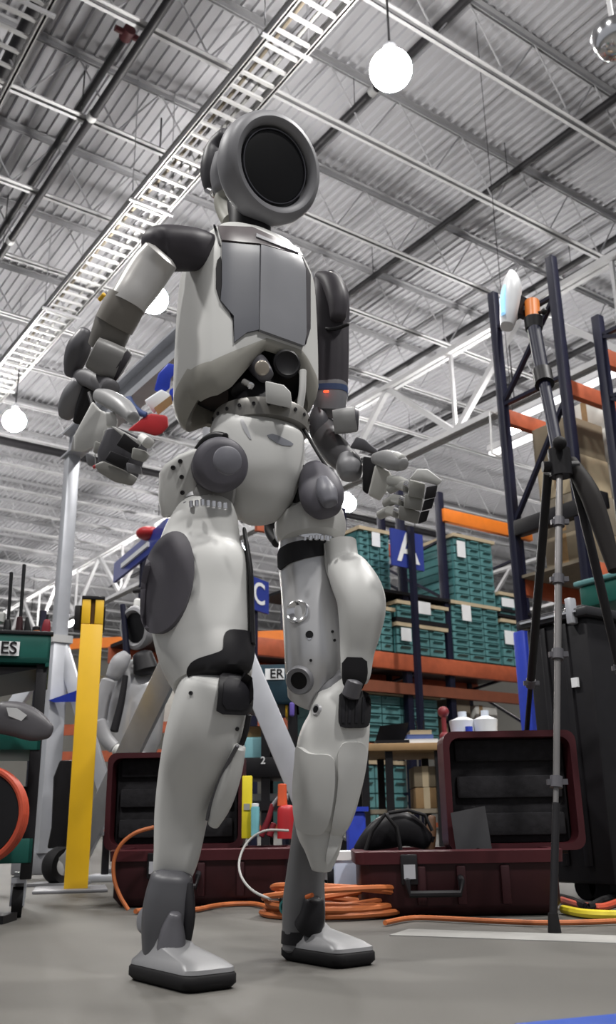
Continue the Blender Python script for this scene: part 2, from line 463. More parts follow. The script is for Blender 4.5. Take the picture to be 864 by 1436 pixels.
ladder('aluminium cable ladder cut off by the upper left corner of the picture', 1.47, 2.09, 3.2, 12, 8.0, .247, .12)
lad_c = thing('cable_bundle', 'brown and grey cables lying in the long cable ladder', 'cable', (4.2, 2.2, 8.05))
obj('cable', tube([(4.2 + .03 * math.sin(y), y, 8.09) for y in range(2, 15)], .022), CARDD, lad_c)
obj('cable', tube([(4.32 + .03 * math.sin(y * 1.3 + 1), y, 8.09) for y in range(2, 12)], .022), GREY, lad_c)
obj('cable', tube([(4.42 + .03 * math.sin(y * .8), y, 8.1) for y in range(2, 18)], .024), CABLE, lad_c)

GL = mesh('globe', ball((0, 0, 0), .2, 20, 12, sz=.95), GLOW)
HS = mesh('housing', lathe((0, 0, 0), (0, 0, 1), [(.06, .18), (.075, .2), (.07, .27), (.03, .32), (.015, .34)], 16), ALU)
def hang_lamp(loc, label, on=True, pw=None):
    t = thing('hanging_lamp', label, 'lamp', loc, 0, 'high bay lamps under the roof')
    for nm, me in (('globe', GL), ('housing', HS)):
        o = bpy.data.objects.new(nm, me); COL.objects.link(o); o.parent = t
    o = obj('cord', cyl((0, 0, .32), (0, 0, (7.99 if 4.0 < loc[0] < 4.6 else ZD - .02) - loc[2]), .012, n=6), PIPEB, t, local=True)
    return t
LABS = {(0, 0): 'big glaring lamp hanging above and right of the ring-shaped head', (0, 1): 'lamp glowing between the upper arm and white torso side of the robot',
        (0, 2): 'glowing lamp on a cord at the left edge, beside the forearm', (1, 1): 'lamp glowing behind the dark rack upright on the right',
        (1, 2): 'small lamp peeking out right of the left hip of the robot', (1, 5): 'tiny far lamp just left of the yellow post top'}
LZ = 7.0
base = [atz(548, 98, LZ), atz(215, 420, LZ), atz(20, 590, LZ), atz(725, 600, LZ), atz(487, 706, LZ)]
for i, (b, kx) in enumerate(zip(base, ((0, 0), (0, 1), (0, 2), (1, 1), (1, 2)))): hang_lamp(b, LABS[kx])
hang_lamp(atz(95, 872, LZ), LABS[(1, 5)])
for (x_, y_, lb) in ((12.0, 19.9, 'far lamp behind the hips of the robot'), (12.0, 24.8, 'far lamp low behind the white thigh'), (19.3, 15.0, 'far lamp beyond the orange and teal racks'), (19.3, 24.8, 'farthest lamp low over the racks'), (4.72, 19.2, 'lamp beyond the left edge, first past the hanging lamp'), (4.72, 23.6, 'lamp beyond the left edge, second past the hanging lamp'), (4.9, 30.0, 'lamp beyond the left edge, deepest in the hall'), (12.0, 36.0, 'tiny deepest added lamp above the yellow post')):  # left-edge and deepest lamps carry the grid on, added to brighten the far roof
    hang_lamp(Vector((x_, y_, LZ)), lb)
# polished dome at the right edge
c = atD(862, 52, 3.3); c.z += 0
t = thing('dome_mirror', 'polished metal dome cut off by the upper right edge', 'dome', c)
obj('dome', lathe(c, (0, 0, 1), [(.001, -.1), (.05, -.095), (.09, -.06), (.105, 0), (.1, .03), (.06, .06), (.02, .08)], 28), CHROME, t)
obj('drop_rod', cyl(c + Vector((0, 0, .07)), c + Vector((0, 0, ZD - c.z - .02)), .012), STEELW, t)
# hanging fluorescent fixture frame
A, B, Cc = atz(735, 580, 5.0), atz(715, 630, 4.4), atz(905, 540, 5.0)
fx = thing('strip_light', 'suspended strip lights in a thin frame behind the dark rack uprights', 'lamp', atD(770, 600, 9.5))
f0 = fx.location.copy()
for i, (dx, dz) in enumerate(((0, .35), (0, -.25))):
    q0 = atD(690 if i else 720, 637 if i else 590, 9.3); q1 = Vector((q0.x - .0, q0.y - 1.9, q0.z))
    obj('tube', beam(q0, q1, .09, .03), TUBEGLOW, fx); obj('housing', beam(q0 + UPZ * .05, q1 + UPZ * .05, .15, .06), STEELD, fx)
    if i == 0: ra, rb = q0, q1
    else: obj('frame_bar', [beam(ra, q0, .02, .02), beam(rb, q1, .02, .02), beam(ra + UPZ * .1, Vector((ra.x, ra.y, ZD)), .006, .006), beam(rb + UPZ * .1, Vector((rb.x, rb.y, ZD)), .006, .006)], PIPEB, fx)
obj('wire_frame', tube([atD(*q, 8.9) for q in ((735, 593), (687, 577), (690, 636), (706, 642))], .012), GALV, fx)
# ------------------------------------------------------------------ racks
# near rack on the right: an upright frame and beams that run on to the right
D1 = 6.0
u1 = atD(705, 565, D1); XA = u1.x; YF = atX(793, 540, XA).y; YB = u1.y; ZT = atX(692, 411, XA).z
rk = thing('pallet_rack', 'tall dark navy rack upright frame with rust orange beams behind the tripod', 'rack', (XA, YB, 0))
for y in (YB, YF):
    obj('upright', box(XA - .03, XA + .03, y - .03, y + .03, 0, ZT), NAVY, rk, bevel=.004)
    obj('foot_plate', box(XA - .07, XA + .07, y - .07, y + .07, 0, .012), NAVY, rk)
zz = [.3, 1.05, 1.9, atX(709, 562, XA).z, atX(745, 440, XA).z + .25]
zlow = atX(711, 566, XA).z; zhi = atX(770, 400, XA).z
for za, zb in ((zlow, zhi - .1), (zlow, zlow), (zlow - .9, zlow - .15), (zlow - .9, zlow - .9), (.5, 1.2), (.5, .5), (zhi - .1, zhi - .1)):
    obj('brace', beam((XA, YB, za), (XA, YF, zb), .035, .025), NAVY, rk)
z1 = atX(712, 575, XA).z; z2 = atX(797, 523, XA).z
obj('beam', box(XA, XA + 2.6, YB - .025, YB + .025, z1 - .09, z1 + .02), ORED, rk, bevel=.004)
obj('beam', box(XA, XA + 2.6, YF - .025, YF + .025, z1 - .09, z1 + .02), ORED, rk, bevel=.004)
zs = atX(830, 808, XA).z
for y in (YB, YF): obj('beam', box(XA, XA + 2.6, y - .025, y + .025, 1.66, 1.77), ORED, rk, bevel=.004)
obj('shelf_deck', box(XA, XA + 2.6, YF, YB, 1.77, 1.79), CARDD, rk)
g0, g1 = atX(738, 885, XA).z, .3
obj('upright_guard', box(XA - .05, XA + .05, YB - .05, YB + .05, g1, g0), BLUE, rk, bevel=.01)
zb = atX(765, 728, XA).z
obj('side_bar', box(XA - .04, XA + .04, YF - .2, YB - .03, zb - .06, zb + .05), BLK, rk, bevel=.01)
# second frame, right edge
D2 = 5.4; v = atD(852, 556, D2)
rk2 = thing('pallet_rack', 'dark navy rack upright with ladder bracing at the right edge of the picture', 'rack', (v.x, v.y, 0))
ZT2 = atX(845, 440, v.x).z
for i, dy in enumerate((0, -.85)):
    obj('upright', box(v.x - .03, v.x + .03, v.y + dy - .03, v.y + dy + .03, 0, ZT2), NAVY, rk2, bevel=.004)
for i in range(6):
    za = ZT2 - .15 - i * .45
    obj('brace', beam((v.x, v.y, za), (v.x, v.y - .85, za), .03, .025), NAVY, rk2); obj('brace', beam((v.x, v.y, za), (v.x, v.y - .85, za - .4), .03, .025), NAVY, rk2)
zq = atY(858, 506, v.y).z
obj('beam', box(v.x, v.x + 2, v.y - .025, v.y + .025, zq - .06, zq + .06), ORED, rk2, bevel=.004)
zq = atY(850, 806, v.y).z
obj('beam', box(v.x - .1, v.x + 2, v.y - .025, v.y + .025, zq - .08, zq + .03), ORED, rk2, bevel=.004)
tot = atD(858, 838, 5.1); tt = thing('teal_tote', 'dark green tote on the orange beam at the right edge', 'tote', tot)
obj('tote_body', box(tot.x - .03, tot.x + .5, tot.y - .3, tot.y + .2, tot.z - .03, tot.z + .1), GREEN, tt, bevel=.02); obj('rim', box(tot.x - .05, tot.x + .52, tot.y - .32, tot.y + .22, tot.z + .1, tot.z + .13), TEAL, tt, bevel=.01)
# cartons behind the near rack, piled on its shelf
nc = 0
cw, ch = .36, .27
pos_words = ['bottom carton resting on', 'second carton up from', 'third carton up from', 'fourth carton up from', 'topmost carton above']
for col, (x0, y0) in enumerate(((XA + .22, YB - .39), (XA + .62, YB - .39), (XA + 1.02, YB - .39), (XA + 1.42, YB - .39), (XA + 1.82, YB - .39))):
    for r in range((4, 5, 5, 4, 4)[col]):
        j = random.uniform(-.012, .012); x = x0 + j; y = y0 + random.uniform(-.01, .01); z = 1.792 + r * (ch + .002)
        cc = thing('carton', '%s the rack shelf in the %s pile behind the rack upright' % (pos_words[r], ['leftmost', 'second', 'third', 'fourth', 'rightmost'][col]), 'box', (x + cw / 2, y + .16, z), 0, 'cartons piled behind the tripod')
        obj('carton_body', box(x, x + cw, y, y + .33, z, z + ch), (CARD, CARDD, CARDL)[(col * 2 + r) % 3] if col != 1 else WRAP, cc, bevel=.004)
        obj('packing_tape', box(x - .001, x + cw + .001, y + .14, y + .19, z + .02, z + ch + .001), TAN, cc)
# ---- far rack with teal drawer units
FY = 6.52
def fx_(px, py): q = atY(px, py, FY); return q.x, q.z
fr = thing('pallet_rack', 'long rack with orange beams carrying teal drawer units behind the robot', 'rack', (6.0, FY, 0))
xu = fx_(622, 715)[0]; ztop = fx_(616, 700)[1] + .1
xs = [xu - 2.2, xu - .02, xu + .72 if False else fx_(699, 780)[0] + .03]
for x in (fx_(568, 760)[0], xu, fx_(738, 800)[0]):
    for y in (FY + .06, FY + 1.0):
        obj('upright', box(x - .035, x + .035, y - .035, y + .035, 0, ztop), NAVY, fr, bevel=.004)
    for i in range(5): obj('brace', beam((x, FY + .06, .5 + i * .62), (x, FY + 1.0, .5 + i * .62 + (.55 if i % 2 else -.1)), .03, .025), NAVY, fr)
zb_ = fx_(630, 722)[1]
xl, xr = fx_(440, 700)[0], fx_(745, 740)[0]
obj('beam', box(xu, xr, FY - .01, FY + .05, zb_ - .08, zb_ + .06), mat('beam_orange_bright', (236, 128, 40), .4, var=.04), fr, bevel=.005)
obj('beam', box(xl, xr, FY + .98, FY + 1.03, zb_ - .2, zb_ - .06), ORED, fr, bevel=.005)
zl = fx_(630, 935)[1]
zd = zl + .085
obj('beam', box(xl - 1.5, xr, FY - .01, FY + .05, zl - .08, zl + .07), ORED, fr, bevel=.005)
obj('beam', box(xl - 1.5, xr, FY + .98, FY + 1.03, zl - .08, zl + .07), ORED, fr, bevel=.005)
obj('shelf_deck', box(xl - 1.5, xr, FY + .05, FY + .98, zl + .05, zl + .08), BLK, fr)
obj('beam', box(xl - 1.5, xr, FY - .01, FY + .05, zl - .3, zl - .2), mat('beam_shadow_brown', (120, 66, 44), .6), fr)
obj('shelf_deck', box(xl - 1.5, xr, FY, FY + 1, .2, .24), ORED, fr)
scoop_n = 0
def drawers(label, pxa, pya, pxb, pyb, cols, rows, lid=True, paper=None, z0=None, depth=.85, dy=.0):
    x0, zt = fx_(pxa, pya); x1, zb = fx_(pxb, pyb)
    if z0 is not None: zb = z0
    y0 = FY + .02 + dy; y1 = y0 + depth
    t = thing('drawer_unit', label, 'drawer unit', ((x0 + x1) / 2, y0, zb), 0, 'teal drawer units on the far rack')
    obj('cabinet_body', [box(x0, x1, y0 + .03, y1, zb, zt)] + [box(x0 - .006, x0, y0 + .03, y1, zb + (zt - zb) * (i + .12) / rows, zb + (zt - zb) * (i + .88) / rows) for i in range(rows)], TEALD, t)
    cw = (x1 - x0) / cols; rh = (zt - zb) / rows
    me = mesh('drawer', [box(.006, cw - .006, 0, .03, .006, rh - .006), prism([Vector((.04, 0, rh * .55)), Vector((cw - .04, 0, rh * .55)), Vector((cw - .04, -.03, rh * .75)), Vector((.04, -.03, rh * .75))], (0, 0, rh * .1))], TEAL, smooth=20)
    for r in range(rows):
        for c in range(cols):
            o = bpy.data.objects.new('drawer', me); COL.objects.link(o); o.parent = t
            o.location = (x0 + c * cw - (x0 + x1) / 2, 0, r * rh)
    if lid: obj('cardboard_lid', box(x0 - .02, x1 + .02, y0 - .03, y1, zt, zt + .035), CARDL, t)
    if paper:
        a, b, c_, d_ = paper; pa = fx_(a, b); pb = fx_(c_, d_)
        obj('paper_label', box(pa[0], pb[0], y0 - .036, y0 - .032, pb[1], pa[1]), PAPER, t)
    return t
zm = fx_(640, 842)[1]
fr_shelf = obj('shelf_deck', box(xl, xr, FY, FY + .98, zm - .03, zm), BLK, fr)
drawers('tall teal drawer unit on top shelf, three columns of drawers under the bright orange beam', 637, 752, 697, 838, 3, 8, paper=(639, 758, 652, 783), z0=zm)
drawers('teal drawer unit with eight rows under the shelf, right of the navy upright', 634, 846, 706, 934, 3, 8, paper=(646, 848, 660, 872), z0=zd)
drawers('teal drawer unit on the upper shelf just right of the thigh bulge', 505, 742, 551, 838, 3, 8, z0=zm, paper=(520, 722 + 24, 532, 768))
drawers('low flat teal unit on the middle shelf with a white sheet', 558, 846, 627, 866, 3, 2, paper=(584, 843, 603, 863), z0=fx_(590, 869)[1])
drawers('teal unit with a white sheet left of the navy upright, lower shelf', 557, 877, 628, 921, 3, 3, paper=(561, 880, 576, 900), z0=zd)
drawers('teal drawer unit partly hidden by the thigh bulge, lower shelf', 500, 850, 554, 915, 3, 5, z0=zd)
drawers('small teal unit with white label at the right end, middle shelf', 701, 834, 735, 856, 2, 2, paper=(702, 838, 720, 853), z0=fx_(715, 862)[1])
drawers('teal unit with a white sheet at the right end, lower shelf', 704, 872, 738, 934, 2, 5, paper=(706, 884, 722, 905), z0=zd)
obj('shelf_deck', box(fx_(556, 870)[0], fx_(629, 870)[0], FY, FY + .98, fx_(590, 873)[1] - .02, fx_(590, 869)[1] - .002), BLK, fr)
obj('shelf_deck', box(fx_(700, 870)[0], fx_(740, 870)[0], FY, FY + .98, fx_(715, 862)[1] - .03, fx_(715, 862)[1] - .002), BLK, fr)
drawers('broad teal drawer block under the lower orange beam right of the shin', 490, 968, 629, 1040, 5, 5, dy=.1, z0=fx_(560, 1040)[1])
drawers('lowest teal block beside the tan cartons under the table', 470, 1068, 590, 1128, 5, 4, dy=.15, z0=.245)
obj('shelf_deck', box(fx_(440, 1040)[0], xr, FY + .1, FY + .98, fx_(560, 1042)[1] - .03, fx_(560, 1042)[1] - .002), ORED, fr)
# wrapped goods on the lower shelf bay right
for i, (a, b, c_, d_, m_) in enumerate(((655, 975, 690, 1040, CARDD), (692, 985, 728, 1040, WRAP), (640, 990, 660, 1040, CARD))):
    q0, q1 = fx_(a, b), fx_(c_, d_)
    g = thing('wrapped_carton', ['brown carton under the orange beam, left of the blue guard', 'carton in clear wrap nearest the blue guard', 'narrow tan carton behind the white bottles'][i], 'box', (q0[0], FY + .3, q1[1]))
    z_ = fx_(560, 1042)[1]
    obj('carton_body', box(q0[0], q1[0] - .01, FY + .25, FY + .7, z_, q0[1]), m_, g, bevel=.01); obj('packing_tape', box(q0[0] + .05, q0[0] + .1, FY + .248, FY + .7, z_, q0[1] + .001), TAN, g)
# far rack row behind, left half (seen between the legs and left of the robot)
FL = 12.0
br = thing('pallet_rack', 'distant rack with an orange beam behind the yellow post', 'rack', (atD(150, 900, FL).x, atD(150, 900, FL).y, 0))
b0, b1 = atD(60, 905, FL + .6), atD(560, 890, FL); b1.z = b0.z
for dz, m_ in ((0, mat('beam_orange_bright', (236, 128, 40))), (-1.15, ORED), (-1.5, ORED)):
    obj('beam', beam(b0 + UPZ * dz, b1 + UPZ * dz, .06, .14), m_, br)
for f_ in (.0, .33, .7, 1.0):
    q = b0.lerp(b1, f_); obj('upright', box(q.x - .04, q.x + .04, q.y + .05, q.y + .13, 0, b0.z + .5), NAVY, br)
for i in range(9):
    q = b0.lerp(b1, .06 + i * .105); h_ = .45 + .2 * ((i * 7) % 3)
    s_ = thing('far_carton', ['pale carton', 'tan carton', 'teal tote', 'grey carton', 'brown carton', 'light carton', 'teal bin', 'tall carton', 'end carton'][i] + ' on the distant rack, %s from the left' % ['first', 'second', 'third', 'fourth', 'fifth', 'sixth', 'seventh', 'eighth', 'ninth'][i], 'box', (q.x, q.y + .5, b0.z - 1.08), 0, 'goods on the distant rack')
    obj('carton_body', box(q.x - .15, q.x + .15, q.y + .15, q.y + .35, b0.z - 1.075, b0.z - 1.075 + h_), (CARDL, CARD, TEAL, WRAP, CARDD)[i % 5], s_, bevel=.01)
    obj('lid_flap', box(q.x - .155, q.x + .155, q.y + .145, q.y + .355, b0.z - 1.075 + h_, b0.z - 1.06 + h_), CARD, s_)
# ---- hanging signs
def sign(label, px0, py0, px1, py1, D, word, m=SIGNB, skew=0, size=.8, front=False):
    a, b = atD(px0, py0, D), atD(px1, py0 + skew, D + .25); h_ = a.z - atD(px0, py1, D).z
    b.z = a.z
    t = thing('post_sign', label, 'sign', (a + b) / 2)
    n = (b - a).normalized().cross(UPZ)
    obj('sign_plate', prism([a, b, b - UPZ * h_, a - UPZ * h_], -n * .02), m, t)
    m_ = (a + b) / 2 - n * .05 * (-1 if front else 1) + (UPZ * .03 if front else UPZ * -.02); obj('sign_post', beam((m_.x, m_.y, 0.01), m_, .05, .05), NAVY, t)
    if word: text('lettering', word, h_ * size, PAPER, (a + b) / 2 - UPZ * h_ / 2 + n * .004, b - a, UPZ, t)
    return t, a, b, h_, n
sign('blue sign plate with white letter A behind a dark post', 548, 740, 592, 792, 8.2, 'A', size=1.15, front=True)
sign('blue sign plate with white letter C beside the white thigh', 349, 806, 377, 852, 7.0, 'C', size=.95)
a, b = atD(160, 790, 9.0), atD(232, 757, 7.6)
h_ = .17
t = thing('post_sign', 'slanting blue sign with a white bar and red cap left of the oval thigh pad', 'sign', (a + b) / 2)
n = (b - a).normalized().cross(UPZ).normalized(); b.z = a.z = max(a.z, b.z)
h_ = a.z - atD(160, 817, 9.0).z
obj('sign_plate', prism([a, b, b - UPZ * h_, a - UPZ * h_], -n * .03), SIGNB, t)
m0 = a.lerp(b, .2) - UPZ * h_ * .55
obj('white_bar', beam(a.lerp(b, .2) - UPZ * h_ * .55 + n * .01, a.lerp(b, .72) - UPZ * h_ * .55 + n * .01, .02, h_ * .22), PAPER, t)
obj('red_cap', ball(a.lerp(b, .7) + UPZ * .0, .12, sz=.5), RED, t)
m_ = (a + b) / 2 - n * .06; obj('sign_post', beam((m_.x, m_.y, 0.01), m_ - UPZ * .02, .05, .05), NAVY, t)
# ------------------------------------------------------------------ equipment on the floor
def rrect(l0, l1, d0, d1, z, r=.03, n=5):
    o = []
    for cx, cy, a0 in ((l1 - r, d1 - r, 0), (l0 + r, d1 - r, 90), (l0 + r, d0 + r, 180), (l1 - r, d0 + r, 270)):
        for k in range(n):
            a = math.radians(a0 + 90 * k / (n - 1)); o.append(HP(cx + r * math.cos(a), cy + r * math.sin(a), z))
    return o
def open_case(name, label, cat, D, pxl, pxr, pyrim, pyfloor, depth, lid, items):
    a = atD(pxl, pyfloor, D); b = atD(pxr, pyfloor, D); l0, l1 = lat(a), lat(b); zr = atD((pxl + pxr) / 2, pyrim, D).z
    t = thing(name, label, cat, HP((l0 + l1) / 2, D + depth / 2, 0), AZ - PI / 2)
    L = [rrect(l0 + .02, l1 - .02, D + .02, D + depth - .02, .004), rrect(l0, l1, D, D + depth, .03), rrect(l0, l1, D, D + depth, zr - .03)]
    I = [rrect(l0 + .012, l1 - .012, D + .012, D + depth - .012, zr - .03), rrect(l0 + .012, l1 - .012, D + .012, D + depth - .012, .04)]
    obj('base_shell', loft(L + I), MAROOND, t, smooth=50)
    obj('rim', loft([rrect(l0 - .012, l1 + .012, D - .012, D + depth + .012, zr - .034), rrect(l0 - .014, l1 + .014, D - .014, D + depth + .014, zr - .004), rrect(l0 - .008, l1 + .008, D - .008, D + depth + .008, zr), rrect(l0 + .014, l1 - .014, D + .014, D + depth - .014, zr), rrect(l0 + .014, l1 - .014, D + .014, D + depth - .014, zr - .034)], False), MAROON, t, smooth=30)
    obj('foam_tray', [hbox(l0 + .02, l1 - .02, D + .02, D + depth - .02, zr - .08, zr - .05)], FOAM, t)
    for f_ in (.3, .5, .72):
        x = l0 + (l1 - l0) * f_; obj('rib', hbox(x - .012, x + .012, D - .012, D + .01, .03, zr - .04), MAROOND, t, bevel=.004)
    for f_ in (.24,):
        x = l0 + (l1 - l0) * f_
        la = obj('latch', hbox(x - .022, x + .022, D - .022, D, zr - .085, zr - .01), BLK, t, bevel=.004)
        obj('latch_plate', hbox(x - .015, x + .015, D - .026, D - .02, zr - .07, zr - .035), ALU, la)
    x = l0 + (l1 - l0) * .36
    hz = zr * .42
    obj('handle', tube([HP(x - .07, D, hz + .03), HP(x - .07, D - .028, hz + .02), HP(x - .065, D - .032, hz - .01), HP(x + .065, D - .032, hz - .01), HP(x + .07, D - .028, hz + .02), HP(x + .07, D, hz + .03)], .009), BLK, t)
    # lid standing up behind
    pl, pr, pt, Dl = lid
    c0, c1 = atD(pl, pt, Dl), atD(pr, pt, Dl); x0, x1, zt = lat(c0), lat(c1), c0.z
    zb = zr - .01
    def lrect(g, y, r=.03):
        o = []
        for cx, cz, a0 in ((x1 - g - r, zt - g - r, 0), (x0 + g + r, zt - g - r, 90), (x0 + g + r, zb + g + r, 180), (x1 - g - r, zb + g + r, 270)):
            for k in range(5):
                a_ = math.radians(a0 + 90 * k / 4); o.append(HP(cx + r * math.cos(a_), y, cz + r * math.sin(a_)))
        return o
    ld = obj('lid', loft([lrect(.02, Dl + .16), lrect(0, Dl + .13), lrect(0, Dl), lrect(.018, Dl), lrect(.02, Dl + .09)]), MAROON, t, smooth=40)
    obj('lid_foam', [hbox(x0 + .025, x1 - .025, Dl + .06, Dl + .088, zb + .02, zt - .025)] + [hbox(x0 + .04, x1 - .04, Dl + .045, Dl + .062, zb + .04 + i * (zt - zb) / 3.2, zb + .02 + (i + .8) * (zt - zb) / 3.2) for i in range(3)], FOAM, ld, bevel=.006)
    obj('hinge', [cyl(HP(x0 + (x1 - x0) * q, Dl + .02, zb), HP(x0 + (x1 - x0) * (q + .12), Dl + .02, zb), .01) for q in (.1, .75)], BLK, ld)
    return t, l0, l1, zr
cr_, l0, l1, zr = open_case('equipment_case', 'open maroon hard case with lid up beside the tripod foot, right', 'case', 2.6, 508, 792, 1191, 1284, .32, (620, 806, 1026, 2.76), None)
# things in the right case
b_ = thing('black_bag', 'black shiny carrying bag with curved straps at the left end of the right case', 'bag', HP(l0 + .09, 2.78, zr - .05))
def px3(D): return lambda x, y, pl: atD(x, y, D if pl is None or pl < -50 else pl)
obj('bag_body', limb([(500, 1192, 6, 2.78), (530, 1172, 20, 2.78), (565, 1162, 24, 2.78), (600, 1180, 12, 2.78)], px3(2.78), ratio=.7, e=2.4), BLK, b_)
obj('strap', tube([atD(*q, 2.72) for q in ((512, 1195), (522, 1165), (540, 1142), (556, 1160), (562, 1192))], .006), RUBBER, b_)
obj('strap', tube([atD(*q, 2.74) for q in ((545, 1140), (572, 1136), (596, 1143), (606, 1165))], .005), RUBBER, b_)
f_ = thing('grey_foam_block', 'grey foam block leaning inside the raised right case lid', 'foam', HP(lat(atD(670, 1150, 2.86)), 2.87, zr - .04))
obj('block', slab([(632, 1140), (680, 1130), (690, 1190), (640, 1195)], px3(2.72), None, .03), mat('foam_grey', (92, 92, 95), .9), f_)
t_ = thing('black_tube_tool', 'thin black tool standing in the right case', 'tool', HP(lat(atD(668, 1190, 2.75)), 2.75, zr - .05))
obj('shaft', limb([(668, 1194, 5), (666, 1160, 4), (664, 1132, 3)], px3(2.75)), BLK, t_); obj('grip', limb([(670, 1200, 7), (668, 1180, 7)], px3(2.75)), RUBBER, t_)
t_ = thing('brown_strap_roll', 'small brown roll in the middle of the right case', 'strap', HP(lat(atD(603, 1170, 2.8)), 2.8, zr - .05))
obj('roll', limb([(600, 1196, 9), (604, 1170, 8), (606, 1145, 5)], px3(2.8)), mat('brown_leather', (96, 66, 44), .6), t_); obj('band', limb([(601, 1180, 9.5), (602, 1172, 9.5)], px3(2.8), dome=(0, 0)), BLK, t_)
cl_, l0, l1, zr = open_case('equipment_case', 'open maroon hard case standing behind the legs of the robot', 'case', 3.05, 155, 408, 1190, 1272, .36, (152, 342, 1056, 3.36), None)
t_ = thing('red_bottle', 'red plastic bottle with orange cap between the legs of the robot', 'bottle', HP(lat(atD(402, 1170, 3.25)), 3.25, zr - .05))
P_ = px3(3.25)
obj('bottle_body', limb([(402, 1176, 13), (402, 1140, 13), (402, 1131, 11)], P_, dome=(0, .6)), RED, t_); obj('cap', limb([(396, 1130, 7), (396, 1100, 6)], P_, dome=(0, .5)), mat('cap_orange', (214, 90, 50), .5), t_)
t_ = thing('teal_can', 'pale teal can standing between yellow level and red bottle', 'can', HP(lat(atD(358, 1165, 3.25)), 3.25, zr - .05))
obj('can_body', limb([(358, 1172, 6), (358, 1132, 6)], P_, dome=(0, .4)), mat('can_teal', (120, 186, 196), .4), t_); obj('can_lid', limb([(358, 1131, 5), (358, 1127, 5)], P_, dome=(0, .4)), WPLAS, t_)
t_ = thing('yellow_level', 'upright yellow spirit level in the case between the legs', 'tool', HP(lat(atD(347, 1170, 3.28)), 3.28, zr - .05))
q0, q1 = atD(346, 1176, 3.28), atD(347, 1088, 3.28)
obj('level_body', beam(q0, q1, .034, .02, HD), mat('level_yellow', (226, 206, 40), .45), t_, bevel=.003); obj('vial', beam(q0.lerp(q1, .45) - HD * .011, q0.lerp(q1, .55) - HD * .011, .02, .006, HD), CABLE, t_)
t_ = thing('small_tool', 'dark red and blue hand tools heaped beside the red bottle', 'tool', HP(lat(atD(378, 1160, 3.25)), 3.25, zr - .05))
obj('grip', [limb([(366, 1172, 5), (376, 1150, 4), (382, 1128, 3)], P_), limb([(378, 1172, 5), (384, 1155, 4)], P_)], mat('grip_dark_red', (120, 34, 44), .5), t_); obj('jaw', limb([(382, 1130, 3), (390, 1118, 2)], P_), GREY, t_)
# grey cable looping down behind the left ankle, orange cords
t_ = thing('grey_cable', 'thin pale cable looping to the floor between the feet', 'cable', atz(370, 1262, 0))
obj('cable_run', tube([atD(*q[:2], q[2]) for q in cr([(405, 1165, 2.95), (372, 1165, 2.95), (348, 1180, 2.95), (336, 1205, 2.9), (338, 1228, 2.8), (352, 1247, 2.7), (372, 1258, 2.62), (392, 1262, 2.6)], 5)], .0036), CABLE, t_); obj('plug', cyl(atD(392, 1262, 2.6), atD(400, 1263, 2.6), .009), BLK, t_)
rnd = random.Random(3)
t_ = thing('cord_coil', 'heap of orange extension cord coiled on the floor behind the left foot', 'cord', atz(465, 1288, 0))
cc = atz(465, 1284, 0); pts = []
for i in range(11 * 22):
    a = 2 * PI * i / 22; k = i // 22; rr = .19 - .006 * (k % 4) - .008 * rnd.random() - .05 * (k % 3 == 2)
    ox, oy = .02 * math.sin(k * 2.1), .02 * math.cos(k * 1.7)
    p = cc + LT * (rr * math.cos(a) * 1.02 + ox) + HD * (rr * math.sin(a) * .9 + oy) + UPZ * (.009 + .0075 * k * (.7 + .3 * math.sin(a + k)))
    pts.append(p)
obj('cord_loops', tube(pts, .008, 7), CORD, t_); obj('plug', cyl(pts[-1], pts[-1] + LT * .05, .013), BLK, t_)
t_ = thing('extension_lead', 'single orange cord running along the floor past the right case', 'cord', atz(600, 1292, 0))
obj('cord_run', tube([atz(x, y, .009) for x, y in cr([(540, 1294), (580, 1287), (640, 1289), (700, 1292), (760, 1294), (830, 1293), (900, 1290), (960, 1290)], 5)], .006), CORD, t_)
t_ = thing('extension_lead', 'orange cord on the floor running left from the coil', 'cord', atz(300, 1270, 0))
obj('cord_run', tube([atz(x, y, .009) for x, y in cr([(400, 1282), (360, 1268), (310, 1269), (270, 1276), (235, 1272), (190, 1278)], 5)], .007), CORD, t_)
t_ = thing('floor_cable', 'orange cable curving down beside the left case to the floor', 'cord', atz(180, 1284, 0))
obj('cord_run', tube([atD(x, y, 2.98) for x, y in cr([(216, 1160), (190, 1168), (170, 1184), (160, 1206), (160, 1232), (168, 1256), (180, 1276)], 5)], .006), CORD, t_)
t_ = thing('floor_cable', 'yellow cable lying on the floor at the right edge', 'cable', atz(840, 1281, 0))
obj('cable_run', tube([atz(x, y, .012) for x, y in cr([(790, 1275), (820, 1281), (864, 1283), (930, 1280)], 5)], .011), YCORD, t_)
t_ = thing('black_cable', 'black cable looping on the floor in front of the black bin', 'cable', atz(840, 1268, 0))
obj('cable_run', tube([atz(x, y, .014) for x, y in cr([(786, 1258), (805, 1263), (826, 1272), (845, 1262), (880, 1256), (930, 1262)], 5)], .01), RUBBER, t_)
t_ = thing('extension_lead', 'rusty orange cord bunched against the black bin at the right edge', 'cord', atz(845, 1268, 0))
obj('cord_run', tube([atz(x, y, .01) for x, y in cr([(788, 1262), (815, 1270), (845, 1272), (875, 1264), (920, 1270)], 5)], .01), CORDR, t_)
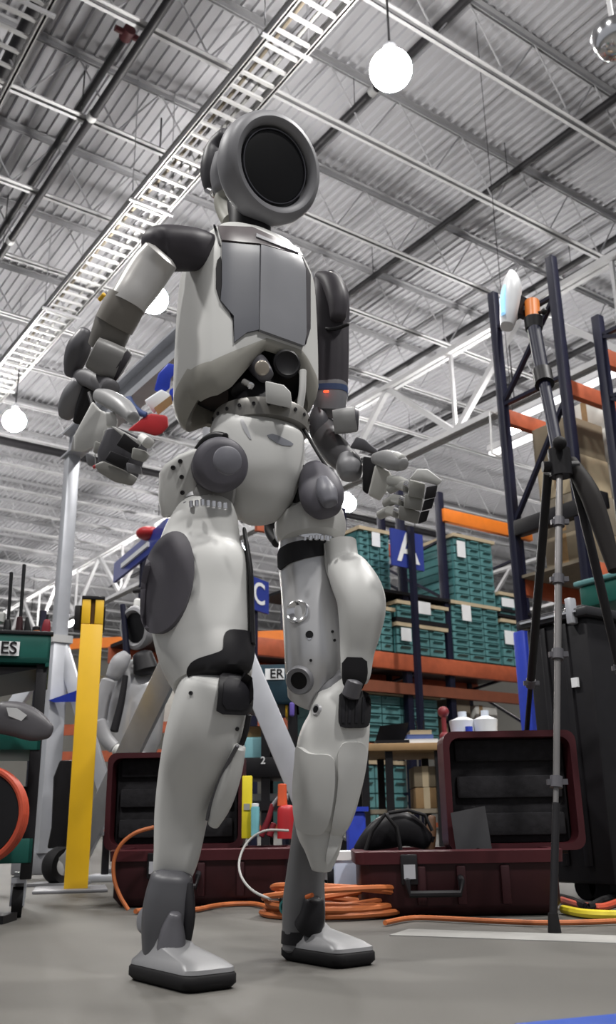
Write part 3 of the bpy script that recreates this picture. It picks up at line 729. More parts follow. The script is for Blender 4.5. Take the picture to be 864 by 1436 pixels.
# ---- black wheeled bin on the right (its faces follow the hall)
cb = atz(867, 1268, 0); X0, Y0 = cb.x, cb.y; zt = atz(0, 0, 1).z
ztop = (lambda: CAM.z + (atX(838, 838, X0) - CAM).z)() ; ztop = atX(838, 838, X0).z
Y1 = atX(737, 885, X0).y
bn = thing('wheeled_bin', 'big black wheeled bin with a ribbed lid behind the tripod, right edge', 'bin', (X0 + .3, (Y0 + Y1) / 2, 0))
obj('bin_body', loft([[Vector((X0 + .005, Y0 + .005, .05)), Vector((X0 + .6, Y0 + .005, .05)), Vector((X0 + .6, Y1 - .005, .05)), Vector((X0 + .005, Y1 - .005, .05))], [Vector((X0, Y0, ztop - .05)), Vector((X0 + .62, Y0, ztop - .05)), Vector((X0 + .62, Y1, ztop - .05)), Vector((X0, Y1, ztop - .05))]]), BLK, bn, bevel=.012)
obj('lid', [box(X0 - .02, X0 + .67, Y0 - .02, Y1 + .02, ztop - .05, ztop - .02), box(X0 + .03, X0 + .62, Y0 + .03, Y1 - .03, ztop - .02, ztop)], mat('bin_lid', (44, 44, 47), .4), bn, bevel=.008)
for i in range(2):
    y = Y0 + (Y1 - Y0) * (.35 + .35 * i); obj('rib', box(X0 - .008, X0 + .03, y - .012, y + .012, .1, ztop - .06), BLK, bn, bevel=.004)
obj('lid_edge', box(X0 - .026, X0 - .02, Y0 + .02, Y1, ztop - .035, ztop - .028), ALU, bn)
la = obj('latch', box(X0 - .03, X0 - .0, Y0 + .03, Y0 + .055, ztop - .07, ztop + .015), ALU, bn, bevel=.004); obj('latch_plate', box(X0 - .012, X0 - .004, Y0 + .05, Y0 + .075, ztop - .27, ztop - .24), PAPER, bn)
for y in (Y0 + .1, Y1 - .1): obj('wheel', cyl((X0 + .05, y, .04), (X0 + .09, y, .04), .04, n=16), RUBBER, bn)
# black transit case stacked beyond it
q = atX(745, 870, X0 + .1)
# ---- tripod with mast, orange clamp and white panel antenna
tp = thing('tripod', 'slim dark tripod with clamped legs in front of the black bin', 'tripod', atz(778, 1308, 0))
ap = atD(785, 645, 2.42); foot = [atz(778, 1308, .0), HP(lat(atD(730, 1225, 3.42)), 3.42, 0), HP(lat(atD(930, 1240, 2.75)), 2.75, 0)]
hub = obj('hub', [cyl(ap - UPZ * .05, ap + UPZ * .03, .032), cyl(ap - LT * .05 + UPZ * -.02, ap + LT * .05 + UPZ * -.02, .016)], BLK, tp)
obj('tightening_knob', ball(ap - LT * .01 - HD * .05 + UPZ * .03, .02), RUBBER, hub)
LEGM = mat('leg_grey_metal', (120, 118, 118), .35, .5)
for i, f in enumerate(foot):
    d = f - ap; st = ap + d.normalized() * .04 + (LT * (0, -.03, .03)[i])
    lg = obj('leg', [cyl(st, st + d * .44, .0095 if i == 0 else .013), cyl(st + d * .44, st + d * .7, .008), cyl(st + d * .7, f + UPZ * .04, .0065)], LEGM if i == 0 else BLK, tp)
    for q in ((.13, .27, .44, .70) if i == 0 else (.44, .7)):
        pq = st + d * q; obj('leg_clamp', [cyl(pq - d.normalized() * .013, pq + d.normalized() * .013, .015), beam(pq - LT * .022, pq + LT * .026, .013, .013)], DGREY, lg)
    if i == 0: obj('lower_section', cyl(st + d * .74, f + UPZ * .03, .009), BLK, lg)
    obj('rubber_foot', cyl(f, f + UPZ * .04, .015, .011), RUBBER, lg)
m0, m1, m2 = ap, atD(762, 530, 2.55), atD(748, 455, 2.62)
obj('mast', [cyl(ap, m1, .018), cyl(m1, m2, .022)], NAVY, tp)
obj('mast_collar', [cyl(m1 - (m1 - ap).normalized() * .03, m1 + (m1 - ap).normalized() * .03, .03)], BLK, tp)
obj('counter_arm', limb([(800, 648, 10, 2.44), (826, 690, 14, 2.4), (846, 745, 13, 2.38), (862, 800, 9, 2.36)], px3(2.4)), mat('arm_brown_black', (20, 16, 16), .7), tp)
cl = obj('clamp', cyl(atD(748, 455, 2.62), atD(746, 424, 2.64), .024, n=20), mat('clamp_orange', (216, 122, 46), .4), tp)
obj('clamp_screw', [cyl(atD(750, 440, 2.62), atD(763, 437, 2.6), .006), ball(atD(763, 437, 2.6), .011)], BLK, cl)
obj('clamp_seat', limb([(749, 462, 12), (748, 447, 13)], px3(2.62)), BLK, tp)
obj('panel_bracket', [beam(atD(732, 418, 2.65), atD(731, 444, 2.65), .02, .04), beam(atD(731, 432, 2.65), atD(744, 436, 2.64), .015, .015)], BLK, tp)
pn = obj('antenna_panel', limb([(711, 458, 9), (714, 440, 13), (717, 410, 14.5), (718, 392, 10), (717, 380, 3)], px3(2.66), ratio=1.5, e=2.6, dome=(.5, .3)), WPLAS, tp)
obj('blue_light_strip', limb([(706, 441, 3.0), (705, 420, 4), (708, 402, 2.5)], px3(2.63), ratio=2.2), SCREEN, pn)
# ---- work table behind the right case
TD = 4.6; zt = atD(560, 1042, TD).z
x0, x1 = lat(atD(500, 1042, TD)), lat(atD(760, 1042, TD))
tb = thing('work_table', 'wooden topped work table with dark legs behind the right case', 'table', HP((x0 + x1) / 2, TD + .35, 0), AZ - PI / 2)
obj('table_top', hbox(x0, x1, TD, TD + .7, zt - .035, zt), TAN, tb, bevel=.004)
for x in (x0 + .04, lat(atD(548, 1100, TD)), lat(atD(619, 1100, TD)), x1 - .04):
    for y in (TD + .05, TD + .62): obj('leg', hbox(x - .018, x + .018, y - .018, y + .018, 0, zt - .035), BLK , tb)
obj('lower_shelf', hbox(x0, x1, TD + .05, TD + .65, .28, .3), CARDD, tb)
PT = px3(4.75)
t_ = thing('laptop', 'black laptop half open on the work table', 'laptop', atD(552, 1040, 4.75))
obj('screen_half', slab([(526, 1040), (533, 1018), (573, 1013), (568, 1038)], PT, None, .012), BLK, t_); obj('keyboard_half', hbox(lat(atD(526, 1040, 4.7)), lat(atD(572, 1040, 4.7)), 4.62, 4.8, zt, zt + .016), BLK, t_)
for i, (xa, xb, m_, lb) in enumerate(((566, 612, PAPER, 'lowest sheet pack of the paper pile beside the laptop'), (570, 606, mat('book_blue', (84, 104, 160), .6), 'blue notebook on the paper pile beside the laptop'), (574, 604, CARDL, 'small yellowish pad topmost on the paper pile'))):
    t_ = thing('paper_pad', lb, 'paper', atD((xa + xb) / 2, 1038, 4.7), 0, None)
    obj('pages', hbox(lat(atD(xa, 1038, 4.7)), lat(atD(xb, 1038, 4.7)), 4.64, 4.8, zt + .001 + i * .021, zt + .019 + i * .021), m_, t_); obj('cover', hbox(lat(atD(xa, 1038, 4.7)), lat(atD(xb, 1038, 4.7)), 4.639, 4.8, zt + .019 + i * .021, zt + .0215 + i * .021), m_ if i else WPLAS, t_)
t_ = thing('pen_cup', 'small pale cup with pens on the table behind the notebooks', 'cup', atD(590, 1022, 4.85))
q = atD(590, 1020, 4.85); q.z = zt
obj('cup_body', cyl(q, q + UPZ * .08, .022, .026), CABLE, t_); obj('pen', [cyl(q + UPZ * .02 + LT * s, q + UPZ * .13 + LT * s * 3, .004, n=6) for s in (-.008, .006)], BLK, t_)
def jug(px, py, r, lb, D=4.7):
    q = atD(px, py, D); q.z = zt
    t_ = thing('white_jug', lb, 'bottle', q)
    obj('jug_body', lathe(q, (0, 0, 1), [(.001, .0), (r * .95, 0), (r, .01), (r * .98, .06), (r * 1.08, .11), (r * .5, .125), (r * .3, .13)], 24), WPLAS, t_)
    obj('screw_cap', cyl(q + UPZ * .128, q + UPZ * .155, r * .35), mat('cap_pale', (206, 214, 226), .4), t_)
jug(650, 1030, .062, 'left white plastic jug on the table above the case lid'); jug(682, 1030, .056, 'right white plastic tub on the table above the case lid', 4.66)
t_ = thing('blue_cloth', 'crumpled blue and white cloth beside the white jugs', 'cloth', atD(642, 1030, 4.6)); q = atD(641, 1030, 4.62); q.z = zt
obj('fold', [ball(q + LT * a_ + UPZ * b_, c_, 10, 8, sz=.8) for a_, b_, c_ in ((-.03, .02, .035), (.02, .018, .03), (.07, .02, .026))], mat('cloth_blue', (110, 140, 200), .8), t_); obj('blue_lid', cyl(q + LT * .06 + UPZ * .03, q + LT * .06 + UPZ * .075, .018), BLUE, t_)
t_ = thing('red_clamp', 'dark red clamp standing at the table edge left of the jugs', 'clamp', atD(623, 1030, 4.65)); q = atD(624, 1036, 4.65); q.z = zt
obj('clamp_bar', cyl(q, q + UPZ * .16, .012), mat('clamp_red', (130, 40, 46), .5), t_); obj('clamp_jaw', ball(q + UPZ * .15, .028), mat('clamp_red', (130, 40, 46)), t_); obj('clamp_foot', ball(q + UPZ * .03, .026), mat('clamp_red', (130, 40, 46)), t_)
t_ = thing('yellow_hose', 'yellow tool handle lying on the table right of the jugs', 'tool', atD(725, 1028, 4.68)); q = atD(700, 1032, 4.68); q.z = zt + .014; q2 = atD(748, 1024, 4.75); q2.z = zt + .03
obj('shaft', cyl(q, q2, .014), YCORD, t_); obj('end_grip', cyl(q2, q2 + (q2 - q).normalized() * .06, .018), BLK, t_)
for i, (xa, ya, xb, yb, m_, lb) in enumerate(((582, 1088, 618, 1112, TAN, 'plain tan box lying under the work table'), (580, 1062, 614, 1086, CARD, 'carton on top of the tan box under the work table'))):
    t_ = thing('carton', lb, 'box', atD((xa + xb) / 2, yb, 4.75)); zA = .301 + i * .1
    l_, r_ = lat(atD(xa, yb, 4.72)), lat(atD(xb, yb, 4.72))
    obj('carton_body', hbox(l_, r_, 4.7, 4.95, zA, zA + .097), m_, t_, bevel=.004); obj('packing_tape', hbox(l_ + .04, l_ + .07, 4.698, 4.95, zA, zA + .098), CARDL, t_)
t_ = thing('blue_crate', 'small blue crate on the floor between left shin and right case', 'crate', HP(lat(atD(503, 1150, 3.3)), 3.3, 0)); xa, xb = lat(atD(488, 1150, 3.3)), lat(atD(513, 1150, 3.3)); za = atD(500, 1138, 3.3).z
obj('crate_body', hbox(xa, xb, 3.3, 3.5, .0, za), BLUE, t_, bevel=.01); obj('rim', hbox(xa - .01, xb + .01, 3.29, 3.51, za, za + .015), BLUE, t_)
t_ = thing('white_box', 'white and pale blue box on the floor behind the left shin', 'box', HP(lat(atD(500, 1255, 2.95)), 2.95, 0)); xa, xb = lat(atD(470, 1240, 2.95)), lat(atD(510, 1240, 2.95)); za = atD(500, 1196, 2.95).z
obj('box_body', hbox(xa, xb, 2.95, 3.1, 0, za), mat('box_pale', (190, 200, 220), .6), t_, bevel=.004); obj('lid', hbox(xa - .004, xb + .004, 2.945, 3.105, za - .02, za + .004), PAPER, t_)
# loose cart wheel behind left shin
c = atD(472, 1207, 4.0); t_ = thing('cart_wheel', 'black cart wheel standing behind the left shin', 'wheel', Vector((c.x, c.y, 0)))
rw = c.z - .0
obj('tyre', lathe(c, HD, [(rw * .62, -.018), (rw * .9, -.022), (rw, -.01), (rw, .01), (rw * .9, .022), (rw * .62, .018)], 30), RUBBER, t_); obj('wheel_hub', lathe(c, HD, [(.001, -.024), (rw * .3, -.024), (rw * .62, -.012), (rw * .62, .012), (.001, .02)], 24), ALU, t_)
# ---- yellow post with slotted top
yb_ = atz(106, 1250, 0); Dy = yb_.dot(HD); ztop = atD(131, 841, Dy).z; lw = .0455
ly = lat(yb_)
_r = ray(110, 1150); YY_ = Vector((_r.x, _r.y, 0)).normalized(); YX_ = Vector((YY_.y, -YY_.x, 0))
def YHP(l, d, z): return Vector((yb_.x, yb_.y, 0)) + YX_ * (l - ly) + YY_ * (d - Dy) + UPZ * z
def ybox(a, b, c, d, e, f): return box(a, b, c, d, e, f, YHP)
yp = thing('yellow_post', 'tall square yellow post with a slotted top, left', 'post', yb_, math.atan2(YX_.y, YX_.x))
zs_ = atD(130, 878, Dy).z
obj('shaft', [ybox(ly - lw, ly + lw, Dy - lw, Dy + lw, .01, zs_)] + [ybox(ly + a_, ly + b_, Dy - lw, Dy + lw, zs_, ztop - .004) for a_, b_ in ((-lw, -.009), (.009, lw))], YEL, yp, bevel=.004)
obj('slot_liner', ybox(ly - .009, ly + .009, Dy - lw + .012, Dy + lw - .012, zs_, ztop - .01), mat('slot_brown', (80, 56, 24), .6), yp)
obj('end_cap', ybox(ly - lw - .003, ly + lw + .003, Dy - lw - .003, Dy + lw + .003, ztop - .01, ztop + .006), BLK, yp, bevel=.003)
for s in (-1, 1): obj('side_plate', ybox(ly + s * lw, ly + s * (lw + (.03 if s < 0 else .008)), Dy - .02, Dy + .05, zs_ - .02, ztop - .03), BLK, yp, bevel=.006)
obj('base_plate', ybox(ly - .16, ly + .12, Dy - .12, Dy + .2, 0, .012), GREY, yp, bevel=.004)
# ---- hand truck behind the yellow post
HDp = 4.4; hl = lat(atD(88, 1150, HDp))
ht = thing('hand_truck', 'black hand truck with a fat tyre leaning behind the yellow post', 'hand truck', HP(hl, HDp, 0), AZ - PI / 2)
c = atD(84, 1214, HDp - .08); rw = c.z - .002
obj('wheel', lathe(c, LT * .8 - HD * .6, [(rw * .55, -.03), (rw * .9, -.036), (rw, -.015), (rw, .015), (rw * .9, .036), (rw * .55, .03)], 30), RUBBER, ht)
obj('wheel_hub', lathe(c, LT * .8 - HD * .6, [(.001, .04), (rw * .25, .04), (rw * .55, .028), (rw * .55, -.028), (.001, -.03)], 20), GALV, ht)
obj('back_plate', slab([(72, 1160), (75, 1090), (84, 1066), (108, 1066), (106, 1190), (66, 1190)], px3(HDp), None, .03), BLK, ht, bevel=.008)
obj('axle_guard', slab([(80, 1205), (90, 1196), (110, 1160), (118, 1163), (96, 1210), (88, 1232), (78, 1228)], px3(HDp - .13), None, .02), CABLE, ht, bevel=.004)
obj('toe_plate', hbox(hl - .1, hl + .14, HDp - .16, HDp + .02, .002, .012), GREY, ht)
t_ = thing('steel_jack', 'small grey steel jack on the floor right of the yellow post', 'jack', HP(lat(atD(146, 1240, 4.6)), 4.6, 0)); q = HP(lat(atD(146, 1240, 4.6)), 4.6, 0)
obj('jack_base', hbox(lat(q) - .07, lat(q) + .07, 4.55, 4.7, 0, .03), ALU, t_, bevel=.006); obj('jack_screw', cyl(q + UPZ * .03, q + UPZ * .2, .018), BLK, t_); obj('jack_plate', hbox(lat(q) - .09, lat(q) + .09, 4.56, 4.68, .2, .22), ALU, t_); obj('jack_handle', cyl(q + UPZ * .21, q + UPZ * .34 + LT * .07, .012), GALV, t_)
# ---- green tool cart, left edge
GD = 2.75; zt = atD(30, 892, GD).z; gx1 = lat(atD(70, 920, GD)); gx0 = gx1 - .62
zt0 = atD(30, 936, GD).z
_r = ray(68, 930); GY_ = Vector((_r.x, _r.y, 0)).normalized(); GX_ = Vector((GY_.y, -GY_.x, 0)); GC = HP(gx1, GD, 0)
def GHP(l, d, z): return GC + GX_ * (l - gx1) + GY_ * (d - GD) + UPZ * z
def gbox(a, b, c, d, e, f): return box(a, b, c, d, e, f, GHP)
gc = thing('tool_cart', 'dark green tool cart cut off by the left edge', 'cart', GHP((gx0 + gx1) / 2, GD + .25, 0), math.atan2(GX_.y, GX_.x))
obj('top_tray', [gbox(gx0, gx1, GD, GD + .5, zt0 + .01, zt0 + .03), gbox(gx0, gx1, GD, GD + .012, zt0 + .01, zt), gbox(gx0, gx1, GD + .488, GD + .5, zt0, zt), gbox(gx0, gx0 + .012, GD, GD + .5, zt0, zt), gbox(gx1 - .012, gx1, GD, GD + .5, zt0, zt)], GREEN, gc, bevel=.003)
obj('tray_lip', gbox(gx0 - .006, gx1 + .006, GD - .006, GD + .02, zt, zt + .012), BLK, gc, bevel=.003)
a_, b_ = atD(-8, 903, GD - .002), atD(28, 922, GD - .002)
pl = obj('label_plate', gbox(lat(a_), lat(b_), GD - .006, GD - .001, b_.z, a_.z), PAPER, gc)
text('lettering', 'ES', (a_.z - b_.z) * 1.2, BLK, GHP(lat(atD(15, 912, GD)), GD - .008, (a_.z + b_.z) / 2), GX_, UPZ, gc)
zz = atD(30, 1042, GD).z; zl = atD(20, 1200, GD).z
px_r = lat(atD(60, 1000, GD))
for z_, h_ in ((zz, .05), (zl, .045)): obj('shelf_tray', [gbox(gx0, px_r, GD + .02, GD + .48, z_ - .02, z_), gbox(gx0, px_r, GD + .01, GD + .025, z_ - .02, z_ + h_), gbox(px_r - .012, px_r, GD + .01, GD + .48, z_ - .02, z_ + h_)], GREEN, gc, bevel=.003)
for y in (GD + .03, GD + .46):
    for x in (px_r - .012, gx0 + .02): obj('corner_post', gbox(x - .016, x + .016, y - .016, y + .016, .1, zt0 + .02), BLK, gc, bevel=.003)
obj('underside_shadow', prism([GHP(gx1 - .02, GD + .02, zt0), GHP(gx0, GD + .02, zt0), GHP(gx0, GD + .02, zt0 - .09), GHP(gx1 - .35, GD + .02, zt0 - .07)], GY_ * .46), BLK, gc)  # black wedge: tray underside and its diagonal shadow built as one solid
for x in (px_r - .03, gx0 + .05):
    for y in (GD + .06, GD + .42):
        cs = obj('caster', cyl(GHP(x - .014, y, .04), GHP(x + .014, y, .04), .04, n=18), RUBBER, gc); obj('caster_fork', [gbox(x - .02, x - .015, y - .02, y + .02, .03, .1), gbox(x + .015, x + .02, y - .02, y + .02, .03, .1), gbox(x - .02, x + .02, y - .025, y + .025, .09, .105)], ALU, cs)
obj('drawer_front', gbox(gx0, px_r - .02, GD + .03, GD + .44, zl + .05, zz - .12), BLK, gc, bevel=.006)
obj('drawer_pull', gbox(gx0 + .1, px_r - .05, GD + .012, GD + .03, zz - .17, zz - .16), ALU, gc)
PG = px3(GD + .2); tz = zt0 + .03
def tool(name, lb, cat, px, py, parts):
    q = atD(px, py, GD + .2); q.z = tz; t_ = thing(name, lb, cat, q)
    for nm, st, m_ in parts: obj(nm, limb(st, PG), m_, t_)
tool('clamp_rod', 'taller thin dark rod standing on the tool cart', 'tool', 28, 880, [('shaft', [(26, 905, 2.4), (30, 850, 2.4), (34, 792, 2.6)], BLK), ('grip', [(26, 905, 6), (27, 880, 5), (28, 866, 4)], MAROOND)])
tool('clamp_rod', 'shorter thin dark rod left of the taller one on the tool cart', 'tool', 12, 880, [('shaft', [(9, 905, 2.2), (13, 850, 2.2), (16, 803, 2.6)], BLK), ('grip', [(8, 905, 7), (10, 884, 6), (11, 870, 4)], BLK)])
tool('hand_tool', 'black pliers standing between the rods and the orange box', 'tool', 38, 890, [('grip', [(36, 905, 4), (38, 880, 4), (38, 866, 2)], RUBBER), ('grip', [(42, 905, 4), (40, 880, 3)], RUBBER)])
tool('orange_box', 'small orange tube standing on the tool cart', 'tool', 51, 885, [('body', [(51, 905, 5), (51, 884, 5)], CORD), ('cap', [(51, 884, 5.5), (51, 880, 5.5)], BLK)])
tool('hand_tool', 'dark red screwdriver at the right end of the tool cart', 'tool', 63, 885, [('grip', [(62, 905, 6), (65, 880, 6), (66, 870, 4)], mat('grip_dark_red', (120, 34, 44))), ('shaft', [(66, 872, 2), (67, 862, 1.5)], BLK)])
tool('hand_tool', 'red hand tool at the left end of the tool cart', 'tool', 3, 885, [('grip', [(-2, 905, 7), (3, 888, 6)], RED), ('head', [(0, 872, 7), (3, 860, 5)], CABLE)])
t_ = thing('scanner_shell', 'dark grey rounded device with a white sticker across the cart front', 'device', atD(38, 1030, 2.66))
PS = px3(2.66)
obj('device_body', limb([(0, 1006, 22), (25, 1009, 24), (52, 1020, 20), (70, 1026, 10)], PS, ratio=.6, e=2.8), mat('device_grey', (74, 72, 76), .45), t_)
obj('sticker', slab([(9, 992), (24, 993), (38, 1003), (30, 1011), (12, 1004)], px3(2.625), None, .004), PAPER, t_)
obj('red_underside', limb([(26, 1022, 8), (42, 1030, 7)], px3(2.655)), mat('device_red', (110, 50, 52), .5), t_)
t_ = thing('hose_reel', 'orange hose coiled on a dark reel at the left edge', 'hose reel', atD(-30, 1250, 2.62))
c = atD(-32, 1143, 2.62); r_ = .121
ring_ = [c + LT * (r_ * math.cos(2 * PI * i / 40)) + UPZ * (r_ * 1.02 * math.sin(2 * PI * i / 40)) for i in range(40)]
obj('hose', [tube([p + HD * dz for p in ring_], .008 if dz else .009, 8, True) for dz in (0, .02, .04)], CORDR, t_)
obj('reel_disc', lathe(c, HD, [(.001, .0), (r_ * .92, 0), (r_ * .92, .06), (.001, .06)], 32), BLK, t_)
obj('reel_stand', [hbox(lat(c) - .015, lat(c) + .015, 2.62 + .02, 2.62 + .05, 0, c.z), hbox(lat(c) - .1, lat(c) + .1, 2.6, 2.72, 0, .02)], BLK, t_)
# ---- second cart between the legs
CD = 4.45; P2 = px3(CD)
x0, x1 = lat(atD(300, 960, CD)), lat(atD(418, 960, CD)); zt = atD(380, 932, CD).z; zb_ = atD(380, 988, CD).z
c2 = thing('tool_cart', 'dark tool cart with a white label seen between the legs of the robot', 'cart', HP((x0 + x1) / 2, CD + .2, 0), AZ - PI / 2)
obj('top_tray', [hbox(x0, x1, CD, CD + .45, zb_, zb_ + .02), hbox(x0, x1, CD, CD + .015, zb_, zt), hbox(x1 - .015, x1, CD, CD + .45, zb_, zt)], mat('cart_dark_teal', (30, 54, 66), .45), c2, bevel=.003)
a_, b_ = atD(372, 938, CD), atD(399, 953, CD)
obj('label_plate', hbox(lat(a_), lat(b_), CD - .006, CD - .001, b_.z, a_.z), PAPER, c2)
text('lettering', 'ER', (a_.z - b_.z) * 1.15, BLK, HP(lat(atD(388, 945, CD)), CD - .008, (a_.z + b_.z) / 2), LT, UPZ, c2)
zs_ = atD(370, 1062, CD).z; zs2 = atD(370, 1090, CD).z
obj('shelf_tray', hbox(x0, x1 - .02, CD, CD + .45, zs2, zs_), BLK, c2, bevel=.004)
a_, b_ = atD(364, 1059, CD), atD(375, 1072, CD)
text('lettering', '2', (a_.z - b_.z) * 1.1, PAPER, HP(lat(atD(369, 1066, CD)), CD - .003, (a_.z + b_.z) / 2 - .004), LT, UPZ, c2)
for x in (x0 + .02, lat(atD(372, 1120, CD)), x1 - .03):
    for y in (CD + .03, CD + .42): obj('corner_post', hbox(x - .02, x + .02, y - .02, y + .02, .02, zb_ + .01), BLK, c2)
obj('shelf_tray', hbox(x0, x1, CD, CD + .45, .3, .34), BLK, c2)
def item(name, lb, cat, pxa, pya, pxb, pyb, z, m_, D=CD + .1, part='body', dep=.16):
    a_, b_ = atD(pxa, pya, D), atD(pxb, pyb, D); t_ = thing(name, lb, cat, HP((lat(a_) + lat(b_)) / 2, D + dep / 2, z))
    obj(part, hbox(lat(a_), lat(b_), D, D + dep, z + .001, z + max(.02, a_.z - b_.z)), m_, t_, bevel=.008, seg=3); return t_, a_, b_
item('teal_glove_pack', 'pale teal glove pack on the second cart shelf left of the strut', 'gloves', 343, 1015, 371, 1045, zs_, mat('glove_teal', (140, 196, 206), .6))
item('tan_carton', 'tan carton above the teal glove pack', 'box', 340, 998, 370, 1014, zs_ + .1, TAN, CD + .12)
item('white_tray', 'white tray on the bottom shelf of the second cart', 'tray', 335, 1088, 410, 1098, .34, PAPER)
item('yellow_bin', 'small yellow bin below the second cart label', 'bin', 400, 992, 413, 1010, zb_ - .06, YEL, CD + .02)
item('purple_bottle', 'purple bottle on the second cart beside the left knee', 'bottle', 406, 985, 413, 1005, zb_ - .06, mat('purple', (110, 92, 180), .4), CD - .03, dep=.02)
# ---- aluminium gantry: two A-frames, telescoping posts and a beam with hoist
GR, GL_ = 3.55, 4.9
gt = thing('gantry_crane', 'grey aluminium gantry crane on A-frame legs behind the robot', 'gantry', HP(lat(atD(295, 1000, GR)), GR, 0))
def bar(name, q, par, m_=ALU, a=.05, b=.05): return obj(name, beam(q[0], q[1], a, b, HD), m_, par, bevel=.004)
apx = atD(297, 815, GR)
foot_r = atD(430, 1130, GR - .05); foot_l = atD(135, 1150, GR + .95)
sp = obj('a_frame', [beam(apx - UPZ * .08, apx + UPZ * .05, .18, .07, HD)], ALU, gt)
dr = (foot_r - apx).normalized(); dl = (foot_l - apx).normalized()
fr_ = apx + dr * ((apx.z - .1) / -dr.z); fl_ = apx + dl * ((apx.z - .1) / -dl.z)
bar('frame_leg', (apx, fr_), sp, a=.088, b=.05); bar('frame_leg', (apx, fl_), sp, a=.098, b=.05)
for f in (fr_, fl_):
    cs = obj('caster', cyl(Vector((f.x, f.y, .05)) - LT * .015, Vector((f.x, f.y, .05)) + LT * .015, .05, n=20), RUBBER, gt); obj('caster_fork', beam(Vector((f.x, f.y, .05)), f, .06, .04), ALU, cs)
post_b = Vector((apx.x, apx.y, apx.z - .05))
bt = atD(305, 470, GR)
bm1 = Vector((apx.x, apx.y, atD(300, 478, GR).z))
pole_q = atD(84, 885, GL_); pl_l = Vector((pole_q.x, pole_q.y, 0)); 
ztl = atD(97, 640, GL_).z; bm0 = Vector((pl_l.x, pl_l.y, ztl))
bm1.z = ztl + .02
obj('post', beam(post_b, bm1, .075, .075), ALU, gt, bevel=.005)
po = obj('post', [beam(Vector((pl_l.x, pl_l.y, .9)), bm0, .07, .07), beam(Vector((pl_l.x, pl_l.y, .12)), Vector((pl_l.x, pl_l.y, 1.18)), .09, .09)], ALU, gt, bevel=.005)
for py in (816, 848, 722): 
    q = atD(90, py, GL_ - .05); obj('pin_hole', cyl(Vector((pl_l.x, pl_l.y, q.z)) - HD * .037, Vector((pl_l.x, pl_l.y, q.z)) - HD * .03, .008), BLK, po)
obj('post_collar', beam(Vector((pl_l.x, pl_l.y, 1.17)), Vector((pl_l.x, pl_l.y, 1.21)), .11, .11), GALV, po)
a2 = Vector((pl_l.x, pl_l.y, 1.2))
for q in ((118, 1010), (20, 990)):
    d_ = (atD(q[0], q[1], GL_) - a2).normalized(); f = a2 + d_ * ((1.2 - .12) / -d_.z) if d_.z < -.2 else a2 + d_ * .5
    bar('frame_leg', (a2, f), po, a=.07, b=.05)
bd = (bm0 - bm1).normalized()
e0, e1 = bm1 - bd * .35, bm0 + bd * .06
side = bd.cross(UPZ).normalized()
ib = obj('i_beam', [beam(e0, e1, .1, .012), beam(e0 + UPZ * .15, e1 + UPZ * .15, .1, .012), beam(e0 + UPZ * .075, e1 + UPZ * .075, .01, .15)], ALU, gt)
obj('foot_ring', beam(Vector((pl_l.x, pl_l.y, .02)), Vector((pl_l.x, pl_l.y, .13)), .3, .07, HD), GREY, gt, bevel=.01)
obj('blue_clamp_plate', slab([(68, 982), (108, 968), (108, 984), (76, 985)], px3(GL_ - .1), None, .05), BLUE, gt)
HT = 3.35; PH = px3(HT)
hs = thing('chain_hoist', 'blue and red hoist hanging from the gantry beam beside the right hand', 'hoist', atD(225, 560, HT))
obj('trolley', [slab([(216, 548), (222, 524), (236, 509), (247, 512), (246, 524), (240, 530), (238, 545), (228, 552)], PH, None, .08), slab([(238, 546), (252, 540), (254, 556), (246, 566), (236, 558)], px3(HT + .02), None, .07)], BLUE, hs, bevel=.006)
obj('white_block', slab([(202, 562), (226, 546), (238, 552), (240, 560), (216, 580)], px3(HT + .01), None, .06), WPLAS, hs, bevel=.006)
obj('brown_plate', slab([(216, 572), (240, 554), (242, 566), (222, 582)], px3(HT + .0), None, .05), TAN, hs)
obj('red_housing', slab([(178, 604), (202, 584), (212, 580), (235, 583), (237, 598), (228, 608), (218, 612), (200, 606)], px3(HT - .02), None, .09), RED, hs, bevel=.01)
obj('blue_knob', limb([(180, 558, 5), (184, 568, 6), (195, 578, 5), (205, 582, 4)], px3(HT - .03)), mat('knob_blue_grey', (66, 84, 130), .45), hs)
# ---- second humanoid robot in the background
BD = 4.9; PB = px3(BD)
r2 = thing('humanoid_robot', 'second grey humanoid robot, small in the background left of the thigh', 'robot', HP(lat(atD(180, 1200, BD)), BD + .1, 0))
c = atD(194, 880, BD)
hd = obj('head', lathe(c, LT * -.62 - HD * .75 - UPZ * .2, [(.001, -.05), (.07, -.07), (.1, -.04), (.115, .0), (.118, .02), (.11, .035), (.095, .04), (.086, .03), (.084, .015), (.001, .012)], 32), mat('far_robot_grey', (150, 150, 153), .45), r2)
obj('face_plate', lathe(c + (LT * -.62 - HD * .75 - UPZ * .2).normalized() * .012, LT * -.62 - HD * .75 - UPZ * .2, [(.001, 0), (.08, 0), (.08, .01), (.001, .014)], 28), DEEP, hd)
obj('strap', limb([(172, 848, 4), (175, 880, 4), (178, 920, 5)], PB), NAVY, r2)
obj('head_mount', [limb([(187, 829, 3), (208, 826, 5)], PB)], BLACK, r2); obj('bright_collar', limb([(192, 860, 6), (194, 842, 6)], px3(BD + .1)), mat('pale_lit_plate', (235, 235, 232), .3), r2)
obj('neck', limb([(200, 918, 14), (205, 940, 18)], PB), BLACK, r2)
obj('shoulder', limb([(158, 950, 10), (168, 930, 13), (178, 918, 8)], px3(BD - .05)), mat('far_robot_grey', (150, 150, 153), .45), r2)
obj('torso', limb([(198, 935, 24), (192, 960, 40), (188, 1000, 42), (190, 1040, 36), (192, 1062, 26)], px3(BD + .1), ratio=.6, e=3), SILVER, r2)
